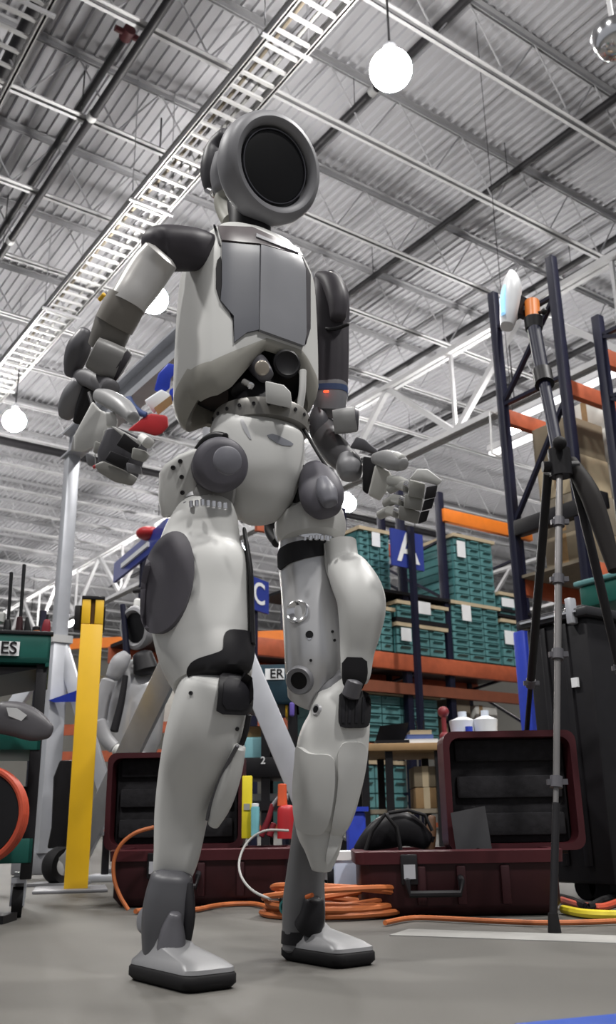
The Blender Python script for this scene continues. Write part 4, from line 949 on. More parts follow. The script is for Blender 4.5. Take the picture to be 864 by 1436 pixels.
obj('chest_strap', limb([(176, 948, 4), (170, 985, 5), (160, 1025, 6)], px3(BD - .12)), BLACK, r2)
obj('upper_arm', limb([(152, 955, 10), (143, 985, 11), (140, 1010, 10)], px3(BD - .08)), mat('far_robot_grey', (150, 150, 153), .45), r2)
obj('forearm', limb([(140, 1012, 9), (148, 1035, 10), (160, 1048, 9)], px3(BD - .16)), mat('far_robot_grey', (150, 150, 153), .45), r2)
obj('hand', limb([(162, 1050, 8), (172, 1056, 7)], px3(BD - .2)), WHITE, r2)
obj('pelvis', limb([(190, 1060, 24), (190, 1085, 28), (190, 1105, 20)], px3(BD + .1)), mat('far_robot_grey', (150, 150, 153), .45), r2)
for sx in (-1, 1): obj('leg', limb([(190 + sx * 14, 1100, 13), (192 + sx * 18, 1140, 14), (190 + sx * 16, 1175, 11), (190 + sx * 15, 1222, 8)], px3(BD + .12)), WHITE, r2)
for sx in (-1, 1):
    q = HP(lat(atD(190 + sx * 15, 1222, BD + .12)), BD + .05, 0); obj('foot', hbox(lat(q) - .05, lat(q) + .05, BD - .08, BD + .18, 0, .05), GREY, r2, bevel=.015)
# ------------------------------------------------------------------ the humanoid robot
rb = thing('humanoid_robot', 'tall white and grey humanoid robot with a ring-shaped head standing in the foreground', 'robot', RO, math.atan2(RF.y, RF.x))
def part(name, geos, m, parent=None, **k): return obj(name, geos, m, parent or rb, **k)
# ---- head: a thick ring round a dark disc
hc = R(386, 233, 0.0); hn = (RF * .96 - UPZ * .28).normalized()
head = part('head', lathe(hc, hn, [(.02, -.066), (.07, -.068), (.096, -.064), (.112, -.052), (.119, -.038), (.1205, -.022), (.118, -.004), (.111, .008), (.101, .012), (.091, .009), (.0865, .003), (.086, -.004), (.085, -.02), (.001, -.02)], 64), mat('head_grey', (120, 120, 124), .5, .1, var=.03))
part('face_plate', lathe(hc, hn, [(.001, -.012), (.0745, -.012), (.077, -.007), (.0755, -.002), (.06, .0005), (.001, .002)], 56), DEEP, head)
part('face_bezel', lathe(hc, hn, [(.0775, -.015), (.0805, -.004), (.0795, .001), (.077, .001), (.0765, -.008)], 56), mat('bezel', (66, 66, 72), .3, .2), head)
pod = part('side_pod', limb([(318, 188, 11), (306, 208, 17), (301, 236, 20), (298, 258, 15), (296, 270, 8)], R, -.03, ratio=1.1), mat('pod_dark', (66, 65, 69), .45), head)
part('pod_glint', limb([(292, 266, 6), (301, 271, 7)], R, -.035), CHROME, head)  # chrome bit standing in for a glint on the pod
part('back_shell', limb([(330, 225, 30), (322, 250, 28), (320, 270, 20)], R, -.02), GREY, head)
part('neck_cover', limb([(326, 266, 17), (318, 282, 18), (320, 300, 15), (326, 312, 14)], R, -.015), mat('neck_beige', (150, 149, 140), .5), head)
nk = part('neck', limb([(340, 268, 22), (346, 290, 27), (350, 306, 29), (350, 330, 30)], R, 0.0), BLACK)
# ---- torso shell: outline in plan, carried up and closed at the collar
def torso_outline(n=72):
    half = [(.116, 0), (.116, .03), (.113, .056), (.104, .09), (.092, .125), (.078, .145), (.05, .157), (.0, .159), (-.05, .152), (-.095, .125), (-.12, .07), (-.127, 0)]
    half = cr(half, 4)
    return [(f, .012 + l * (.6 if l > .056 else 1) + (.0224 if l > .056 else 0)) for f, l in half] + [(f, .012 - l) for f, l in reversed(half[1:-1])]
OUT = torso_outline()
def zbot(f, l):
    l = abs(l - .012)
    if f < .02: return 1.045 + .03 * max(0, min(1, (f + .05) / .07)) - .0
    return 1.130 - .066 * max(0, min(1, (l - .045) / .1)) if l > .045 else 1.132
prof = [(0, 1.0), (.04, 1.005), (.25, 1.01), (.6, 1.0), (.82, .985), (.92, .965), (1.0, .93)]
def shell_loops():
    L = []
    zt = 1.352
    for s, k in cr(prof, 3):
        L.append([W(f * k, .012 + (l - .012) * k, zbot(f, l) + (zt - zbot(f, l)) * s) for f, l in OUT])
    for k, z in ((.87, 1.374), (.79, 1.395), (.68, 1.414), (.55, 1.428), (.40, 1.438)):
        L.append([W(f * k - .0 , .012 + (l - .012) * k, z) for f, l in OUT])
    return L
tl = shell_loops()
inner = [[W(f * .86, .012 + (l - .012) * .86, zbot(f, l) - .0) for f, l in OUT], [W(f * .84, .012 + (l - .012) * .84, zbot(f, l) + .08) for f, l in OUT]]
tg = loft(list(reversed(inner)) + tl)
torso = part('torso_shell', tg, WHITE, smooth=42)
# arched lip round the waist opening, its shade painted as darker grey: bent in and down below the shell edge
def lip(k, dz):
    o = []
    for f, l in OUT:
        a = abs(l - .012); side = max(0, min(1, (a - .05) / .07)); d = dz * (.45 + .95 * side)
        kk = k - .10 * side * (1 - k) * 10 * .25
        o.append(W(f * kk, .012 + (l - .012) * kk, zbot(f, l) - d))
    return o
part('waist_lip', loft([lip(1.0, -.006), lip(1.006, .004), lip(.98, .020), lip(.93, .034), lip(.87, .040), lip(.82, .030), lip(.82, -.03)], False), LIPSHADE, torso, smooth=50)
bt = tree_of([loft(tl)])
part('chest_panel', patch([(311, 342), (363, 347), (362, 464), (345, 468), (328, 481), (327, 445), (309, 423), (311, 400)], bt, .006, .006, 6, 0), PANEL, torso, smooth=30)
part('chest_panel', patch([(364, 347), (419, 362), (425, 380), (426, 470), (423, 487), (362, 465)], bt, .009, .006, 6, 0), PANELC, torso, smooth=30)
part('chest_panel', patch([(422, 362), (433, 386), (433, 462), (427, 484), (427, 380)], bt, .005, .005, 5, 0), SHO, torso, smooth=30)
part('collar_strip', patch([(306, 322), (352, 323), (416, 352), (421, 362), (362, 346), (311, 341)], bt, .009, .006, 6, 0), STRIP, torso, smooth=30)
part('strip_highlight_bar', patch([(357, 333), (414, 357), (415, 360), (357, 338)], bt, .0115, .004, 5, 0), GREY, torso, smooth=30)
part('panel_recess', patch([(311, 358), (303, 369), (303, 415), (326, 443), (328, 478), (332, 478), (330, 440), (312, 420)], bt, .003, .004, 4, 1), BLK, torso, smooth=30)
part('shoulder_seam', patch([(299, 316), (303, 316), (308, 338), (310, 345), (307, 345), (303, 330)], bt, .003, .003, 4, 1), BLK, torso, smooth=30)
# ---- waist: dark works in the opening, bolted ring
wst = part('waist_column', [limb([(352, 480, 36), (352, 520, 34), (360, 560, 40), (362, 588, 48)], R, 0.0)], BLACK)
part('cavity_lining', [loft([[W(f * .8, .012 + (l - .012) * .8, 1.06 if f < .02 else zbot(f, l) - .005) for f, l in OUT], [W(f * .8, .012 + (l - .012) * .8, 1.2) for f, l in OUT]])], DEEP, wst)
part('actuator', limb([(352, 500, 12), (362, 512, 15), (372, 526, 12)], R, -.03), DGREY, wst)
part('actuator_highlight', disc(R(368, 516, -.045), 11, .4, .1, .9, LENS, 24), mat('highlight_warm', (150, 142, 132), .3, .3), wst)  # beige disc built for the highlights on the grey actuator
part('actuator', disc(R(402, 510, .02), 20, .3, .2, .9, [(.01, -.5), (1, -.5), (1, .1), (.85, .2), (.7, .1), (.01, .08)], 30), BLACK, wst)
part('actuator', limb([(318, 520, 8), (330, 532, 14), (340, 548, 16)], R, -.05), BLK, wst)
part('chrome_fitting', limb([(343, 536, 5), (352, 541, 5)], R, -.07), CHROME, wst)
part('white_block', slab([(372, 534), (398, 540), (408, 550), (410, 573), (373, 565)], R, -.035, .05), WHITE, wst, bevel=.003)
part('cover_rod', limb([(425, 520, 5), (424, 548, 5), (420, 575, 5)], R, .05), WHITE, wst)
rc = W(.035, 0.01, .985)
wr = part('waist_ring', lathe(rc, UPZ, [(.070, -.02), (.094, -.016), (.0965, .0), (.0965, .016), (.094, .02), (.07, .022)], 56, False), mat('ring_grey', (128, 126, 122), .4, .3), wst)
bolt = mesh('bolt', lathe((0, 0, 0), (0, 0, 1), [(.001, .0), (.0034, 0), (.0034, .0025), (.0018, .0025), (.001, .001)], 10), BOLT)
def bolt_at(p, n, parent, s=1.0, me=None):
    o = bpy.data.objects.new('bolt', me or bolt); COL.objects.link(o); o.parent = parent
    M = INV[rb.name]; q = M @ p; nn = (M.to_3x3() @ n).normalized()
    o.matrix_local = Matrix.Translation(q) @ nn.to_track_quat('Z', 'Y').to_matrix().to_4x4() @ Matrix.Scale(s, 4); return o
for i in range(12):
    a = math.radians(-110 + i * 17); n = RF * math.cos(a) + RL * math.sin(a)
    bolt_at(rc + n * .0962 + UPZ * .004, n, wr, 1.1)
# ---- pelvis
pg = limb([(366, 578, 44), (363, 590, 56), (360, 612, 66), (359, 650, 68), (361, 682, 62), (364, 706, 47), (366, 722, 30)], R, 0.0, ratio=.95, e=2.3, n=40)
pel = part('pelvis', pg, WHITE, smooth=60)
bp = tree_of([pg])
part('badge', patch([(372, 611), (384, 608), (412, 622), (408, 626), (392, 624)], bp, .0015, .002, 4, 1), mat('badge_grey', (128, 130, 138), .45), pel)
part('scuff_plate', patch([(337, 590), (340, 587), (346, 597), (353, 616), (350, 616), (341, 602)], bp, .0012, .002, 3, 1), SILVER, pel)
# right hip
rh = part('hip_joint', limb([(300, 672, 30, -.09), (298, 690, 33, -.1), (292, 704, 35, -.11), (284, 716, 34, -.11)], R, n=32), mat('hip_grey', (118, 117, 116), .45))
bg = slab([(223, 664), (230, 652), (250, 638), (277, 627), (280, 640), (274, 654), (278, 690), (266, 710), (247, 723), (227, 728), (222, 702)], R, -.175, .075)
hb = part('hip_block', bg, WHITE, rh, smooth=50, bevel=.009, seg=4)
bb = tree_of([bg])
def bolt_on(px, py, bvh, parent, s):
    h = bvh.ray_cast(CAM, ray(px, py))
    if h[0] is not None: bolt_at(h[0], h[1] if h[1].dot(ray(px, py)) < 0 else -h[1], parent, s)
for x, y in ((253, 647), (255, 669), (256, 691)): bolt_on(x, y, bb, hb, 1.25)
bolt_on(243, 656, bb, hb, 1.3)
hcyl = R(309, 652, -.135)
part('hip_disc', disc(hcyl, 40, .18, .12, .97, [(.01, -.9), (.9, -.9), (.93, -.2), (.98, -.05), (.98, .1), (.9, .22), (.72, .3), (.66, .31), (.3, .33), (.01, .33)], 44), PAD, rh)
part('disc_facet', disc(R(319, 646, -.152), 21, .25, .2, .95, [(.01, .0), (1, .0), (.96, .14), (.85, .2), (.01, .24)], 36), mat('pad_light', (106, 106, 114), .45), rh)
part('hip_gasket', limb([(276, 632, 5), (288, 618, 6), (303, 611, 6), (316, 612, 5)], R, -.095), BLK, rh)
# left hip
lh = part('hip_joint', limb([(424, 700, 30, .1), (432, 722, 46, .11), (436, 742, 50, .11), (438, 758, 44, .11)], R, n=32, dome=(1, .4)), WHITE)
part('hip_pad', limb([(438, 652, 12), (442, 666, 23), (449, 686, 31), (454, 704, 30), (458, 718, 20)], R, .075, ratio=.7, n=32, e=2.5), PAD, lh)
part('pad_facet', limb([(452, 672, 8), (458, 690, 15), (463, 706, 11)], R, .06, ratio=.9, n=24), mat('pad_light', (106, 106, 114), .45), lh)
part('pad_side', limb([(428, 654, 6), (422, 684, 9), (418, 706, 8)], R, .07), BLACK, lh)
part('hip_bearing', limb([(378, 728, 7), (380, 745, 9), (390, 760, 9)], R, .085), BLACK, lh); part('bearing_edge', limb([(386, 742, 3), (390, 755, 4), (398, 764, 4)], R, .08), SILVER, lh)
hose_ = part('hip_hose', tube([R(x, y, l) for x, y, l in cr([(420, 592, .06), (432, 612, .07), (446, 636, .08), (462, 660, .09), (472, 672, .09)], 5)], .0035), BLK, lh)
# ---- right leg
def legs():
    tg_ = limb([(282, 717, 37), (286, 729, 47), (282, 765, 58), (282, 800, 69), (281, 840, 72), (284, 880, 70), (288, 910, 67), (294, 935, 62), (298, 958, 55)], R, -.115, e=2.5, n=44, ratio=.95, dome=(.5, .2))
    th = part('thigh_shell', tg_, WHITE, smooth=55); bth = tree_of([tg_])
    part('bolt_collar', limb([(282, 702, 38), (283, 712, 39)], R, -.115, n=40, dome=(0, 0)), SILVER, th)
    for i in range(9):
        x = 252 + i * 8; part('collar_tooth', limb([(x, 701 + abs(i - 4) * 1.2, 3), (x, 709 + abs(i - 4) * 1.2, 3)], R, -.165, n=10, m=2), CHROME, th)
    part('outer_pad', patch([(238 + 33 * math.cos(a) * .98 + 13 * -math.sin(a) * 1.0, 820 + 69 * math.sin(a) + 3 * math.cos(a)) for a in [2 * PI * i / 40 for i in range(40)]], bth, .013, .02, 6, 0), mat('thigh_pad', (76, 73, 80), .6, var=.06), th)
    part('knee_insert', patch([(314, 884), (351, 886), (353, 920), (346, 944), (300, 950), (266, 950), (262, 940), (272, 926), (308, 915), (313, 910)], bth, .007, .01, 6, 2), BLACK, th)
    part('side_flange', limb([(240, 896, 20, -.15), (243, 920, 18, -.15), (243, 942, 11, -.15), (240, 960, 4, -.15)], R, ratio=.8), WHITE, th)
    part('rear_cover', limb([(343, 745, 3), (351, 800, 4), (353, 850, 4), (354, 905, 5)], R, -.06, ratio=4), BLK, th)
    kn = part('knee_joint', limb([(306, 905, 42), (306, 935, 46), (306, 962, 42)], R, -.095), BLACK)
    sg = limb([(303, 948, 42), (300, 962, 49), (293, 1003, 54), (282, 1045, 53), (266, 1090, 44), (255, 1140, 38), (249, 1190, 33), (244, 1218, 29), (242, 1234, 24)], R, -.12, e=2.7, n=44, dome=(.5, .3))
    sh = part('shin_shell', sg, WHITE, smooth=55); bs = tree_of([sg])
    part('shin_block', patch([(307, 947), (349, 950), (350, 975), (345, 1003), (303, 1001), (305, 980)], bs, .010, .01, 6, 1), BLACK, sh)
    part('shin_block_face', patch([(312, 953), (344, 955), (344, 978), (340, 996), (309, 994)], bs, .0115, .004, 6, 1), mat('insert_black', (24, 23, 28), .6), sh)
    part('rear_edge', limb([(349, 1003, 4), (343, 1032, 4), (332, 1060, 3)], R, -.09), BLACK, sh)
    part('calf_flap', limb([(336, 1048, 9), (325, 1085, 14), (312, 1125, 14), (300, 1155, 8)], R, -.095, ratio=1.3, e=2.6), WHITE, sh)
    part('flap_seam', limb([(333, 1046, 3), (314, 1082, 3), (296, 1128, 3), (290, 1150, 2)], R, -.112), DGREY, sh)
    for x, y in ((332, 1022), (268, 972)): bolt_on(x, y, bs, sh, 1.0)
    an = part('ankle', limb([(241, 1228, 29), (238, 1255, 34), (235, 1285, 36), (233, 1320, 34), (233, 1350, 31)], R, -.135, n=32, e=2.5), mat('ankle_grey', (72, 72, 76), .45))
    part('ankle_cone', limb([(246, 1282, 9), (242, 1305, 17), (240, 1335, 22)], R, -.146), DGREY, an)
    part('ankle_disc', disc(R(203, 1290, -.155), 18, -.8, .1, .6, LENS, 28), GREY, an)
    part('ankle_band', limb([(264, 1240, 7), (266, 1285, 8), (258, 1330, 8)], R, -.12), BLACK, an)
    # left leg
    st_ = limb([(430, 758, 38), (430, 785, 40), (433, 830, 39), (438, 880, 41), (441, 920, 42), (438, 955, 38), (428, 982, 26)], R, .11, e=2.4, n=44, dome=(.3, .6))
    tl_ = part('thigh_tube', st_, SILVER, smooth=55); bt2 = tree_of([st_])
    part('bolt_collar', limb([(436, 750, 36), (435, 757, 37)], R, .11, n=40, dome=(0, 0)), CHROME, tl_)
    for i in range(7): part('collar_tooth', limb([(412 + i * 8, 751 + abs(i - 4) * .6, 3), (412 + i * 8, 757 + abs(i - 4) * .6, 3)], R, .075, n=10, m=2), CHROME, tl_)
    part('black_band', patch([(391, 772), (406, 762), (430, 757), (466, 755), (466, 777), (432, 782), (406, 790), (392, 802)], bt2, .004, .004, 5, 1), BLACK, tl_)
    def bowl(px, py, rpx, m_, depth=.35, right=-.3, par=tl_):
        h = bt2.ray_cast(CAM, ray(px, py)); n = h[1] if h[1].dot(ray(px, py)) < 0 else -h[1]; r = rpx * odep(h[0]) / FPX
        return h[0], n, r
    p_, n_, r_ = bowl(417, 858, 17, CHROME); part('bright_port', lathe(p_ - n_ * .002, n_, [(.001, .001), (r_ * .7, .002), (r_ * .9, .006), (r_, .005), (r_ * 1.04, .0)], 30), CHROME, tl_)
    p_, n_, r_ = bowl(420, 954, 20, CHROME); kp = part('knee_port', lathe(p_ - n_ * .003, n_, [(r_ * .55, .0), (r_ * .62, .007), (r_ * .9, .009), (r_, .006), (r_ * 1.03, .0)], 34), GREY, tl_); part('port_hole', lathe(p_, n_, [(.001, .001), (r_ * .62, .001), (r_ * .62, .003), (.001, .003)], 28), DEEP, kp)
    p_, n_, r_ = bowl(434, 890, 5.5, CHROME); part('pin_hole', lathe(p_, n_, [(.001, .0), (r_, 0), (r_, .0015), (.001, .0015)], 18), DEEP, tl_); part('pin_glint', lathe(p_ - UPZ * r_ * .9, n_, [(.001, 0), (r_ * .5, 0), (r_ * .5, .002), (.001, .002)], 14), CHROME, tl_)
    for x, y in ((436, 926), (469, 898), (466, 886)): bolt_on(x, y, bt2, tl_, .8)
    wg = limb([(478, 762, 22), (482, 790, 23), (491, 806, 30), (504, 832, 34), (508, 855, 33), (505, 885, 29), (501, 915, 24), (499, 945, 21), (498, 957, 17)], R, .135, e=2.5, n=40, ratio=1.1, dome=(.5, .4))
    ow = part('thigh_shell', wg, WHITE, smooth=55); bw = tree_of([wg])
    part('shell_edge', limb([(457, 765, 4), (461, 800, 4), (474, 832, 3.5), (479, 874, 3.5), (481, 918, 3.5)], R, .115, ratio=2.5), WHITE, ow)
    part('knee_insert', patch([(482, 921), (513, 922), (514, 948), (506, 966), (483, 966)], bw, .006, .01, 5, 1), BLACK, ow)
    kj = part('knee_joint', limb([(462, 935, 22), (464, 960, 27), (470, 985, 28)], R, .13), GREY)
    part('knee_rod', limb([(498, 955, 12), (492, 975, 13)], R, .12), DGREY, kj)
    s2 = limb([(466, 970, 26), (474, 984, 38), (475, 1011, 44), (467, 1046, 50), (462, 1085, 49), (457, 1127, 43), (450, 1160, 36), (452, 1190, 26), (451, 1220, 14)], R, .14, e=2.6, n=44, dome=(.5, .5))
    sl = part('shin_shell', s2, WHITE, smooth=55); b2 = tree_of([s2])
    part('shin_block', patch([(476, 969), (513, 972), (516, 985), (514, 1016), (508, 1021), (478, 1021), (474, 1010)], b2, .008, .01, 5, 1), BLACK, sl)
    part('block_grip', [patch([(480 + i * 8, 980), (484 + i * 8, 980), (483 + i * 8, 1014), (479 + i * 8, 1014)], b2, .0095, .003, 4, 0) for i in range(4)], mat('insert_black', (24, 23, 28), .6), sl)
    part('front_flap', patch([(421, 1047), (427, 1049), (436, 1057), (462, 1057), (470, 1066), (470, 1105), (463, 1150), (452, 1166), (428, 1164), (419, 1156), (417, 1100)], b2, .012, .012, 6, 2), WHITE, sl)
    part('side_stripe', patch([(474, 1040), (512, 1040), (509, 1082), (496, 1127), (480, 1170), (460, 1212), (455, 1205), (466, 1150), (474, 1100)], b2, .006, .006, 6, 2), WHITE, sl)
    h = b2.ray_cast(CAM, ray(444, 995)); n_ = h[1] if h[1].dot(ray(444, 995)) < 0 else -h[1]
    pt_ = part('shin_port', lathe(h[0] - n_ * .002, n_, [(.004, 0), (.0055, .004), (.009, .005), (.011, .0)], 24), SILVER, sl); part('port_hole', lathe(h[0], n_, [(.001, .0), (.0062, 0), (.0062, .003), (.001, .003)], 20), DEEP, sl)
    an2 = part('ankle', limb([(434, 1150, 22), (431, 1190, 24), (428, 1230, 27), (426, 1270, 30), (426, 1312, 30), (426, 1330, 30)], R, .165, n=32, e=2.5), mat('ankle_grey_light', (104, 104, 106), .45))
    part('ankle_band', limb([(426, 1304, 31), (426, 1322, 32)], R, .165, n=32, dome=(.2, .2)), BLACK, an2)
    part('ankle_shadow', limb([(440, 1262, 14), (438, 1285, 18), (432, 1300, 20)], R, .15), BLACK, an2)  # black piece stands for the shadow low on the ankle
    part('teal_ring', disc(R(402, 1272, .14), 10, -.6, 0, .8, [(.6, .2), (.7, .45), (1, .45), (1.05, .1)], 24), mat('ring_teal', (40, 120, 118), .4), an2)
    part('orange_mark', limb([(430, 1258, 3), (438, 1255, 3)], R, .13), ORANGE, an2)
legs()
# ---- feet: flat soles with tapered tops
def foot(f0, f1, l0, l1, af, al, nm):
    def rr(g, z, fa, fb, la, lb, r=.02):
        o = []
        for cf, cl_, a0 in ((fb - g - r, lb - g - r, 0), (fa + g + r, lb - g - r, 90), (fa + g + r, la + g + r, 180), (fb - g - r, la + g + r, 270)):
            for k in range(6):
                a = math.radians(a0 + 18 * k); o.append(W(cf + r * math.cos(a), cl_ + r * math.sin(a), z))
        return o
    s = part('foot_sole', loft([rr(.006, .001, f0, f1, l0, l1), rr(0, .008, f0, f1, l0, l1), rr(0, .020, f0, f1, l0, l1), rr(.003, .024, f0, f1, l0, l1)]), RUBBER, smooth=50)
    part('foot_top', loft([rr(.002, .024, f0, f1, l0, l1), rr(.003, .030, f0, f1, l0, l1), rr(.010, .038, f0, f1 - .01, l0, l1), rr(.016, .052, f0 + .01, af + .055, l0, l1), rr(.02, .066, f0 + .015, af + .035, l0, l1, .015)]), mat('foot_grey', (128, 128, 130), .4, .15), s, smooth=40)
foot(-.068, .137, -.185, -.092, .0, -.14, 'right'); foot(-.086, .092, .128, .222, -.05, .17, 'left')
# ---- right arm (left in the picture)
sh = part('shoulder_joint', limb([(290, 352, 25, -.12), (274, 350, 29, -.15), (258, 349, 31, -.18), (240, 348, 32, -.205), (222, 347, 30, -.23), (212, 348, 22, -.245)], R, n=32, e=2.5, dome=(0, .8)), SHO)
ua = part('upper_arm', limb([(226, 358, 27, -.235), (212, 376, 29, -.245), (197, 398, 29, -.26), (184, 417, 27, -.275), (178, 428, 27, -.28)], R, n=32, e=2.4, dome=(.6, 0)), mat('arm_pale', (182, 180, 178), .32, .35, var=.03))
part('arm_seam', limb([(203, 362, 3, -.27), (188, 388, 3, -.285), (175, 408, 3, -.29)], R), GREY, ua)
part('sleeve', limb([(179, 419, 28, -.28), (170, 437, 28.5, -.285), (160, 456, 28, -.29)], R, n=32, dome=(.15, .15)), SLEEVE, ua)
fa = part('forearm', limb([(160, 453, 27, -.288), (154, 470, 26, -.29), (147, 488, 24, -.29)], R, n=32, dome=(.1, .2)), mat('forearm_grey', (104, 101, 97), .5), )
part('yellow_tag', limb([(140, 420, 3, -.30), (146, 413, 3, -.30)], R), YEL, fa)
part('wrist_drum', limb([(130, 494, 23, -.324), (146, 502, 25, -.303), (166, 511, 25, -.276)], R, n=32, e=3, dome=(.25, .25)), mat('drum_grey', (120, 119, 118), .4), fa)
part('drum_cap', limb([(166, 511, 25.5, -.276), (174, 516, 23, -.265)], R, n=32, dome=(.1, .3)), SHO, fa)
part('wrist_pod', limb([(122, 464, 10, -.295), (112, 486, 17, -.30), (104, 508, 15, -.30), (98, 526, 8, -.30)], R, ratio=1.2), DGREY, fa)
part('wrist_link', limb([(112, 528, 10, -.29), (130, 532, 14, -.29), (155, 545, 13, -.295)], R), mat('link_grey', (92, 91, 94), .45), fa)
part('wrist_pod', limb([(114, 535, 12, -.29), (106, 554, 18, -.29), (96, 573, 15, -.29), (91, 584, 9, -.29)], R, n=28, e=2.4), GREY, fa)
part('wrist_core', limb([(124, 545, 9, -.28), (116, 570, 9, -.28), (108, 592, 6, -.28)], R), BLACK, fa)
hd_ = part('hand', slab([(130, 562), (140, 574), (164, 586), (165, 600), (150, 612), (138, 624), (118, 634), (103, 633), (104, 610)], R, -.31, .03), WHITE, bevel=.005, seg=3)
part('thumb', limb([(140, 555, 10, -.32), (154, 560, 13, -.325), (174, 572, 13, -.33), (187, 586, 9, -.33)], R, n=24), mat('thumb_grey', (142, 142, 143), .4), hd_)
part('back_plate', slab([(102, 612), (120, 598), (124, 604), (106, 633), (99, 632)], R, -.322, .01), SILVER, hd_, bevel=.002)
part('plate_slot', slab([(104, 617), (116, 606), (118, 610), (106, 624)], R, -.326, .008), BLK, hd_)
part('knuckle_block', slab([(147, 578), (161, 578), (166, 592), (162, 602), (149, 598)], R, -.332, .03), WHITE, hd_, bevel=.004, seg=3)
# three square-faced fingers seen from their pads, each with links
part('hand_core', slab([(150, 600), (164, 599), (203, 616), (208, 626), (202, 646), (193, 672), (160, 672), (140, 658), (136, 634)], R, -.325, .035), DGREY, hd_, bevel=.004)
part('finger_side', slab([(156, 598), (162, 599), (200, 620), (196, 627), (172, 612)], R, -.338, .025), WHITE, hd_, bevel=.002)
part('finger', slab([(146, 602), (162, 606), (160, 622), (142, 620)], R, -.337, .03), mat('finger_grey', (152, 152, 148), .45), hd_, bevel=.003)
part('finger_pad', slab([(174, 607), (196, 624), (187, 638), (163, 624)], R, -.343, .012), BLACK, hd_, bevel=.002)
part('fingertip', limb([(200, 615, 7, -.338), (208, 621, 8, -.338)], R, e=3), WHITE, hd_)
part('finger', slab([(133, 618), (154, 626), (149, 641), (130, 634)], R, -.337, .03), mat('finger_grey', (152, 152, 148)), hd_, bevel=.003)
part('fingertip', slab([(186, 627), (204, 632), (211, 639), (203, 649), (184, 643)], R, -.338, .03), mat('finger_grey', (152, 152, 148)), hd_, bevel=.003)
part('finger_pad', slab([(155, 632), (182, 643), (174, 659), (147, 645)], R, -.343, .012), BLACK, hd_, bevel=.002)
part('fingertip', slab([(177, 648), (198, 654), (200, 666), (178, 662)], R, -.336, .03), GREY, hd_, bevel=.003)
part('finger', slab([(132, 652), (144, 646), (176, 660), (194, 670), (186, 682), (160, 676), (138, 662)], R, -.337, .03), mat('finger_grey_dim', (138, 137, 133), .45), hd_, bevel=.004)
part('finger', slab([(120, 634), (134, 640), (134, 656), (122, 652)], R, -.328, .026), GREY, hd_, bevel=.004)
part('finger_rod', slab([(141, 636), (165, 604), (168, 606), (144, 640)], R, -.342, .008), SILVER, hd_)
part('red_tip', limb([(132, 655, 2.5, -.34), (139, 652, 2.5, -.34)], R), RED, hd_)
part('wrist_pin', limb([(126, 552, 4, -.31), (132, 572, 4, -.31)], R), BLK, hd_)
# ---- left arm (right in the picture)
la = part('upper_arm', limb([(458, 394, 18), (463, 412, 25), (464, 436, 26.5), (464, 458, 25.5), (464, 500, 25.5), (463, 543, 25)], R, .215, n=36, e=3, dome=(.6, .05)), SHO)
part('shoulder_cap', limb([(448, 388, 8), (464, 396, 14), (474, 420, 15), (474, 446, 11)], R, .195), mat('shoulder_cap_dark', (66, 63, 68), .5), la)
part('arm_seam', limb([(440, 455, 2.5), (464, 462, 3), (488, 455, 2.5)], R, .185), BLACK, la)
part('edge_plate', limb([(438, 388, 3), (440, 440, 3), (440, 545, 3)], R, .2, ratio=4), GREY, la)
lf = part('forearm', limb([(463, 542, 25), (463, 548, 25), (463, 562, 24), (462, 580, 22)], R, .215, n=36, e=3, dome=(.05, .3)), GREY)
part('blue_band', limb([(463, 548, 25.6), (463, 556, 25.2)], R, .215, n=36, e=3, dome=(.1, .1)), mat('band_blue', (48, 66, 104), .4), lf)
part('status_light', limb([(455, 549, 1.6), (460, 549, 1.6)], R, .178), LEDR, lf)
part('wrist_pod', limb([(447, 574, 9), (447, 588, 14), (446, 604, 13), (445, 614, 9)], R, .185, ratio=.8), DGREY, lf)
part('wrist_drum', limb([(468, 592, 17, .178), (484, 590, 18, .196), (498, 588, 18, .212)], R, .195, n=32, e=3, dome=(.1, .25)), mat('drum_pale', (160, 160, 160), .4), lf)
part('drum_cap', limb([(497, 588, 18.5, .211), (502, 588, 16, .217)], R, .2, n=28, dome=(.1, .3)), DGREY, lf)
part('wrist_link', limb([(452, 600, 19), (463, 622, 21), (478, 640, 20), (492, 650, 16)], R, .205), mat('link_grey', (92, 91, 94), .45), lf)
part('wrist_shield', slab([(500, 612), (512, 616), (532, 634), (528, 638), (508, 632), (490, 628)], R, .19, .03), DGREY, lf, bevel=.004)
part('wrist_pod', limb([(486, 640, 12), (490, 655, 19), (492, 668, 15)], R, .185, n=28), mat('pod_grey', (126, 126, 129), .45), lf)
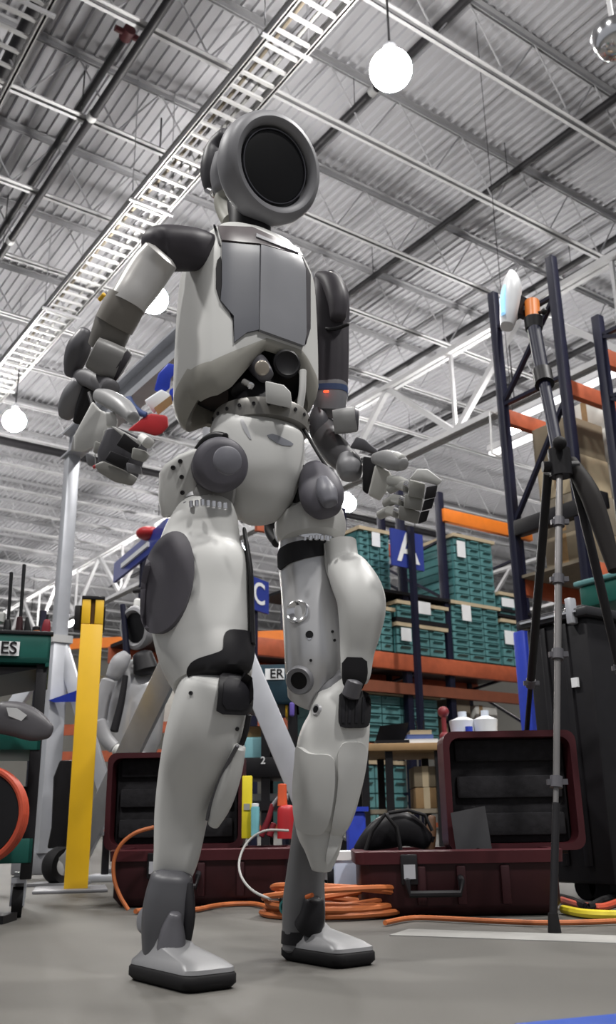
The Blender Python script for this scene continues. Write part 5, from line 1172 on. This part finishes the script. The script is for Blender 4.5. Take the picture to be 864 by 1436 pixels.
lh_ = part('hand', slab([(526, 651), (546, 660), (554, 675), (540, 692), (533, 703), (516, 694)], R, .18, .04), mat('palm_grey', (184, 183, 178), .45), bevel=.005, seg=3)
part('wrist_core', slab([(509, 640), (526, 642), (527, 652), (516, 694), (508, 688)], R, .185, .04), BLACK, lh_, bevel=.004)
part('thumb', limb([(527, 643, 8, .175), (542, 644, 13, .17), (558, 648, 13, .165), (566, 651, 9, .165)], R, n=24), mat('thumb_grey', (142, 142, 143), .4), lh_)
part('thumb_tip', limb([(556, 640, 7, .16), (564, 643, 6, .16)], R), WHITE, lh_)
FG = mat('finger_grey', (152, 152, 148), .45)
part('index_knuckle', limb([(548, 674, 7, .165), (560, 676, 8, .16), (570, 680, 7, .155)], R, e=2.6), FG, lh_)
part('top_plate', slab([(573, 672), (586, 657), (600, 658), (621, 674), (614, 681), (596, 676)], R, .14, .02), WHITE, lh_, bevel=.003)
for i, (b_, p_) in enumerate((([(574, 672), (597, 678), (594, 700), (572, 696)], [(598, 683), (614, 680), (611, 697), (595, 701)]), ([(568, 692), (594, 700), (591, 717), (566, 712)], [(595, 702), (610, 698), (606, 713), (591, 717)]), ([(560, 708), (590, 718), (586, 735), (558, 728)], [(590, 718), (603, 715), (598, 731), (586, 735)]))):
    part('knuckle', limb([(b_[0][0] - 26, b_[0][1] + 14, 6.5, .172), (b_[0][0] - 14, b_[0][1] + 8, 7, .162)], R, e=2.4), FG, lh_)
    part('finger_link', limb([(b_[0][0] - 14, b_[0][1] + 8, 6.5, .16), (b_[0][0] - 2, b_[0][1] + 11, 8, .15)], R, e=2.6), FG, lh_)
    fg = part('finger', slab(b_, R, .145 + .004 * i, .035), FG if i < 2 else mat('finger_grey_dim', (138, 137, 133), .45), lh_, bevel=.003)
    part('finger_pad', slab(p_, R, .140 + .004 * i, .02), BLACK, lh_, bevel=.002)
    part('finger_joint', limb([(b_[0][0] - 5, b_[0][1] + 6, 4, .142), (b_[0][0] + 1, b_[0][1] + 9, 4, .142)], R), CHROME, lh_)
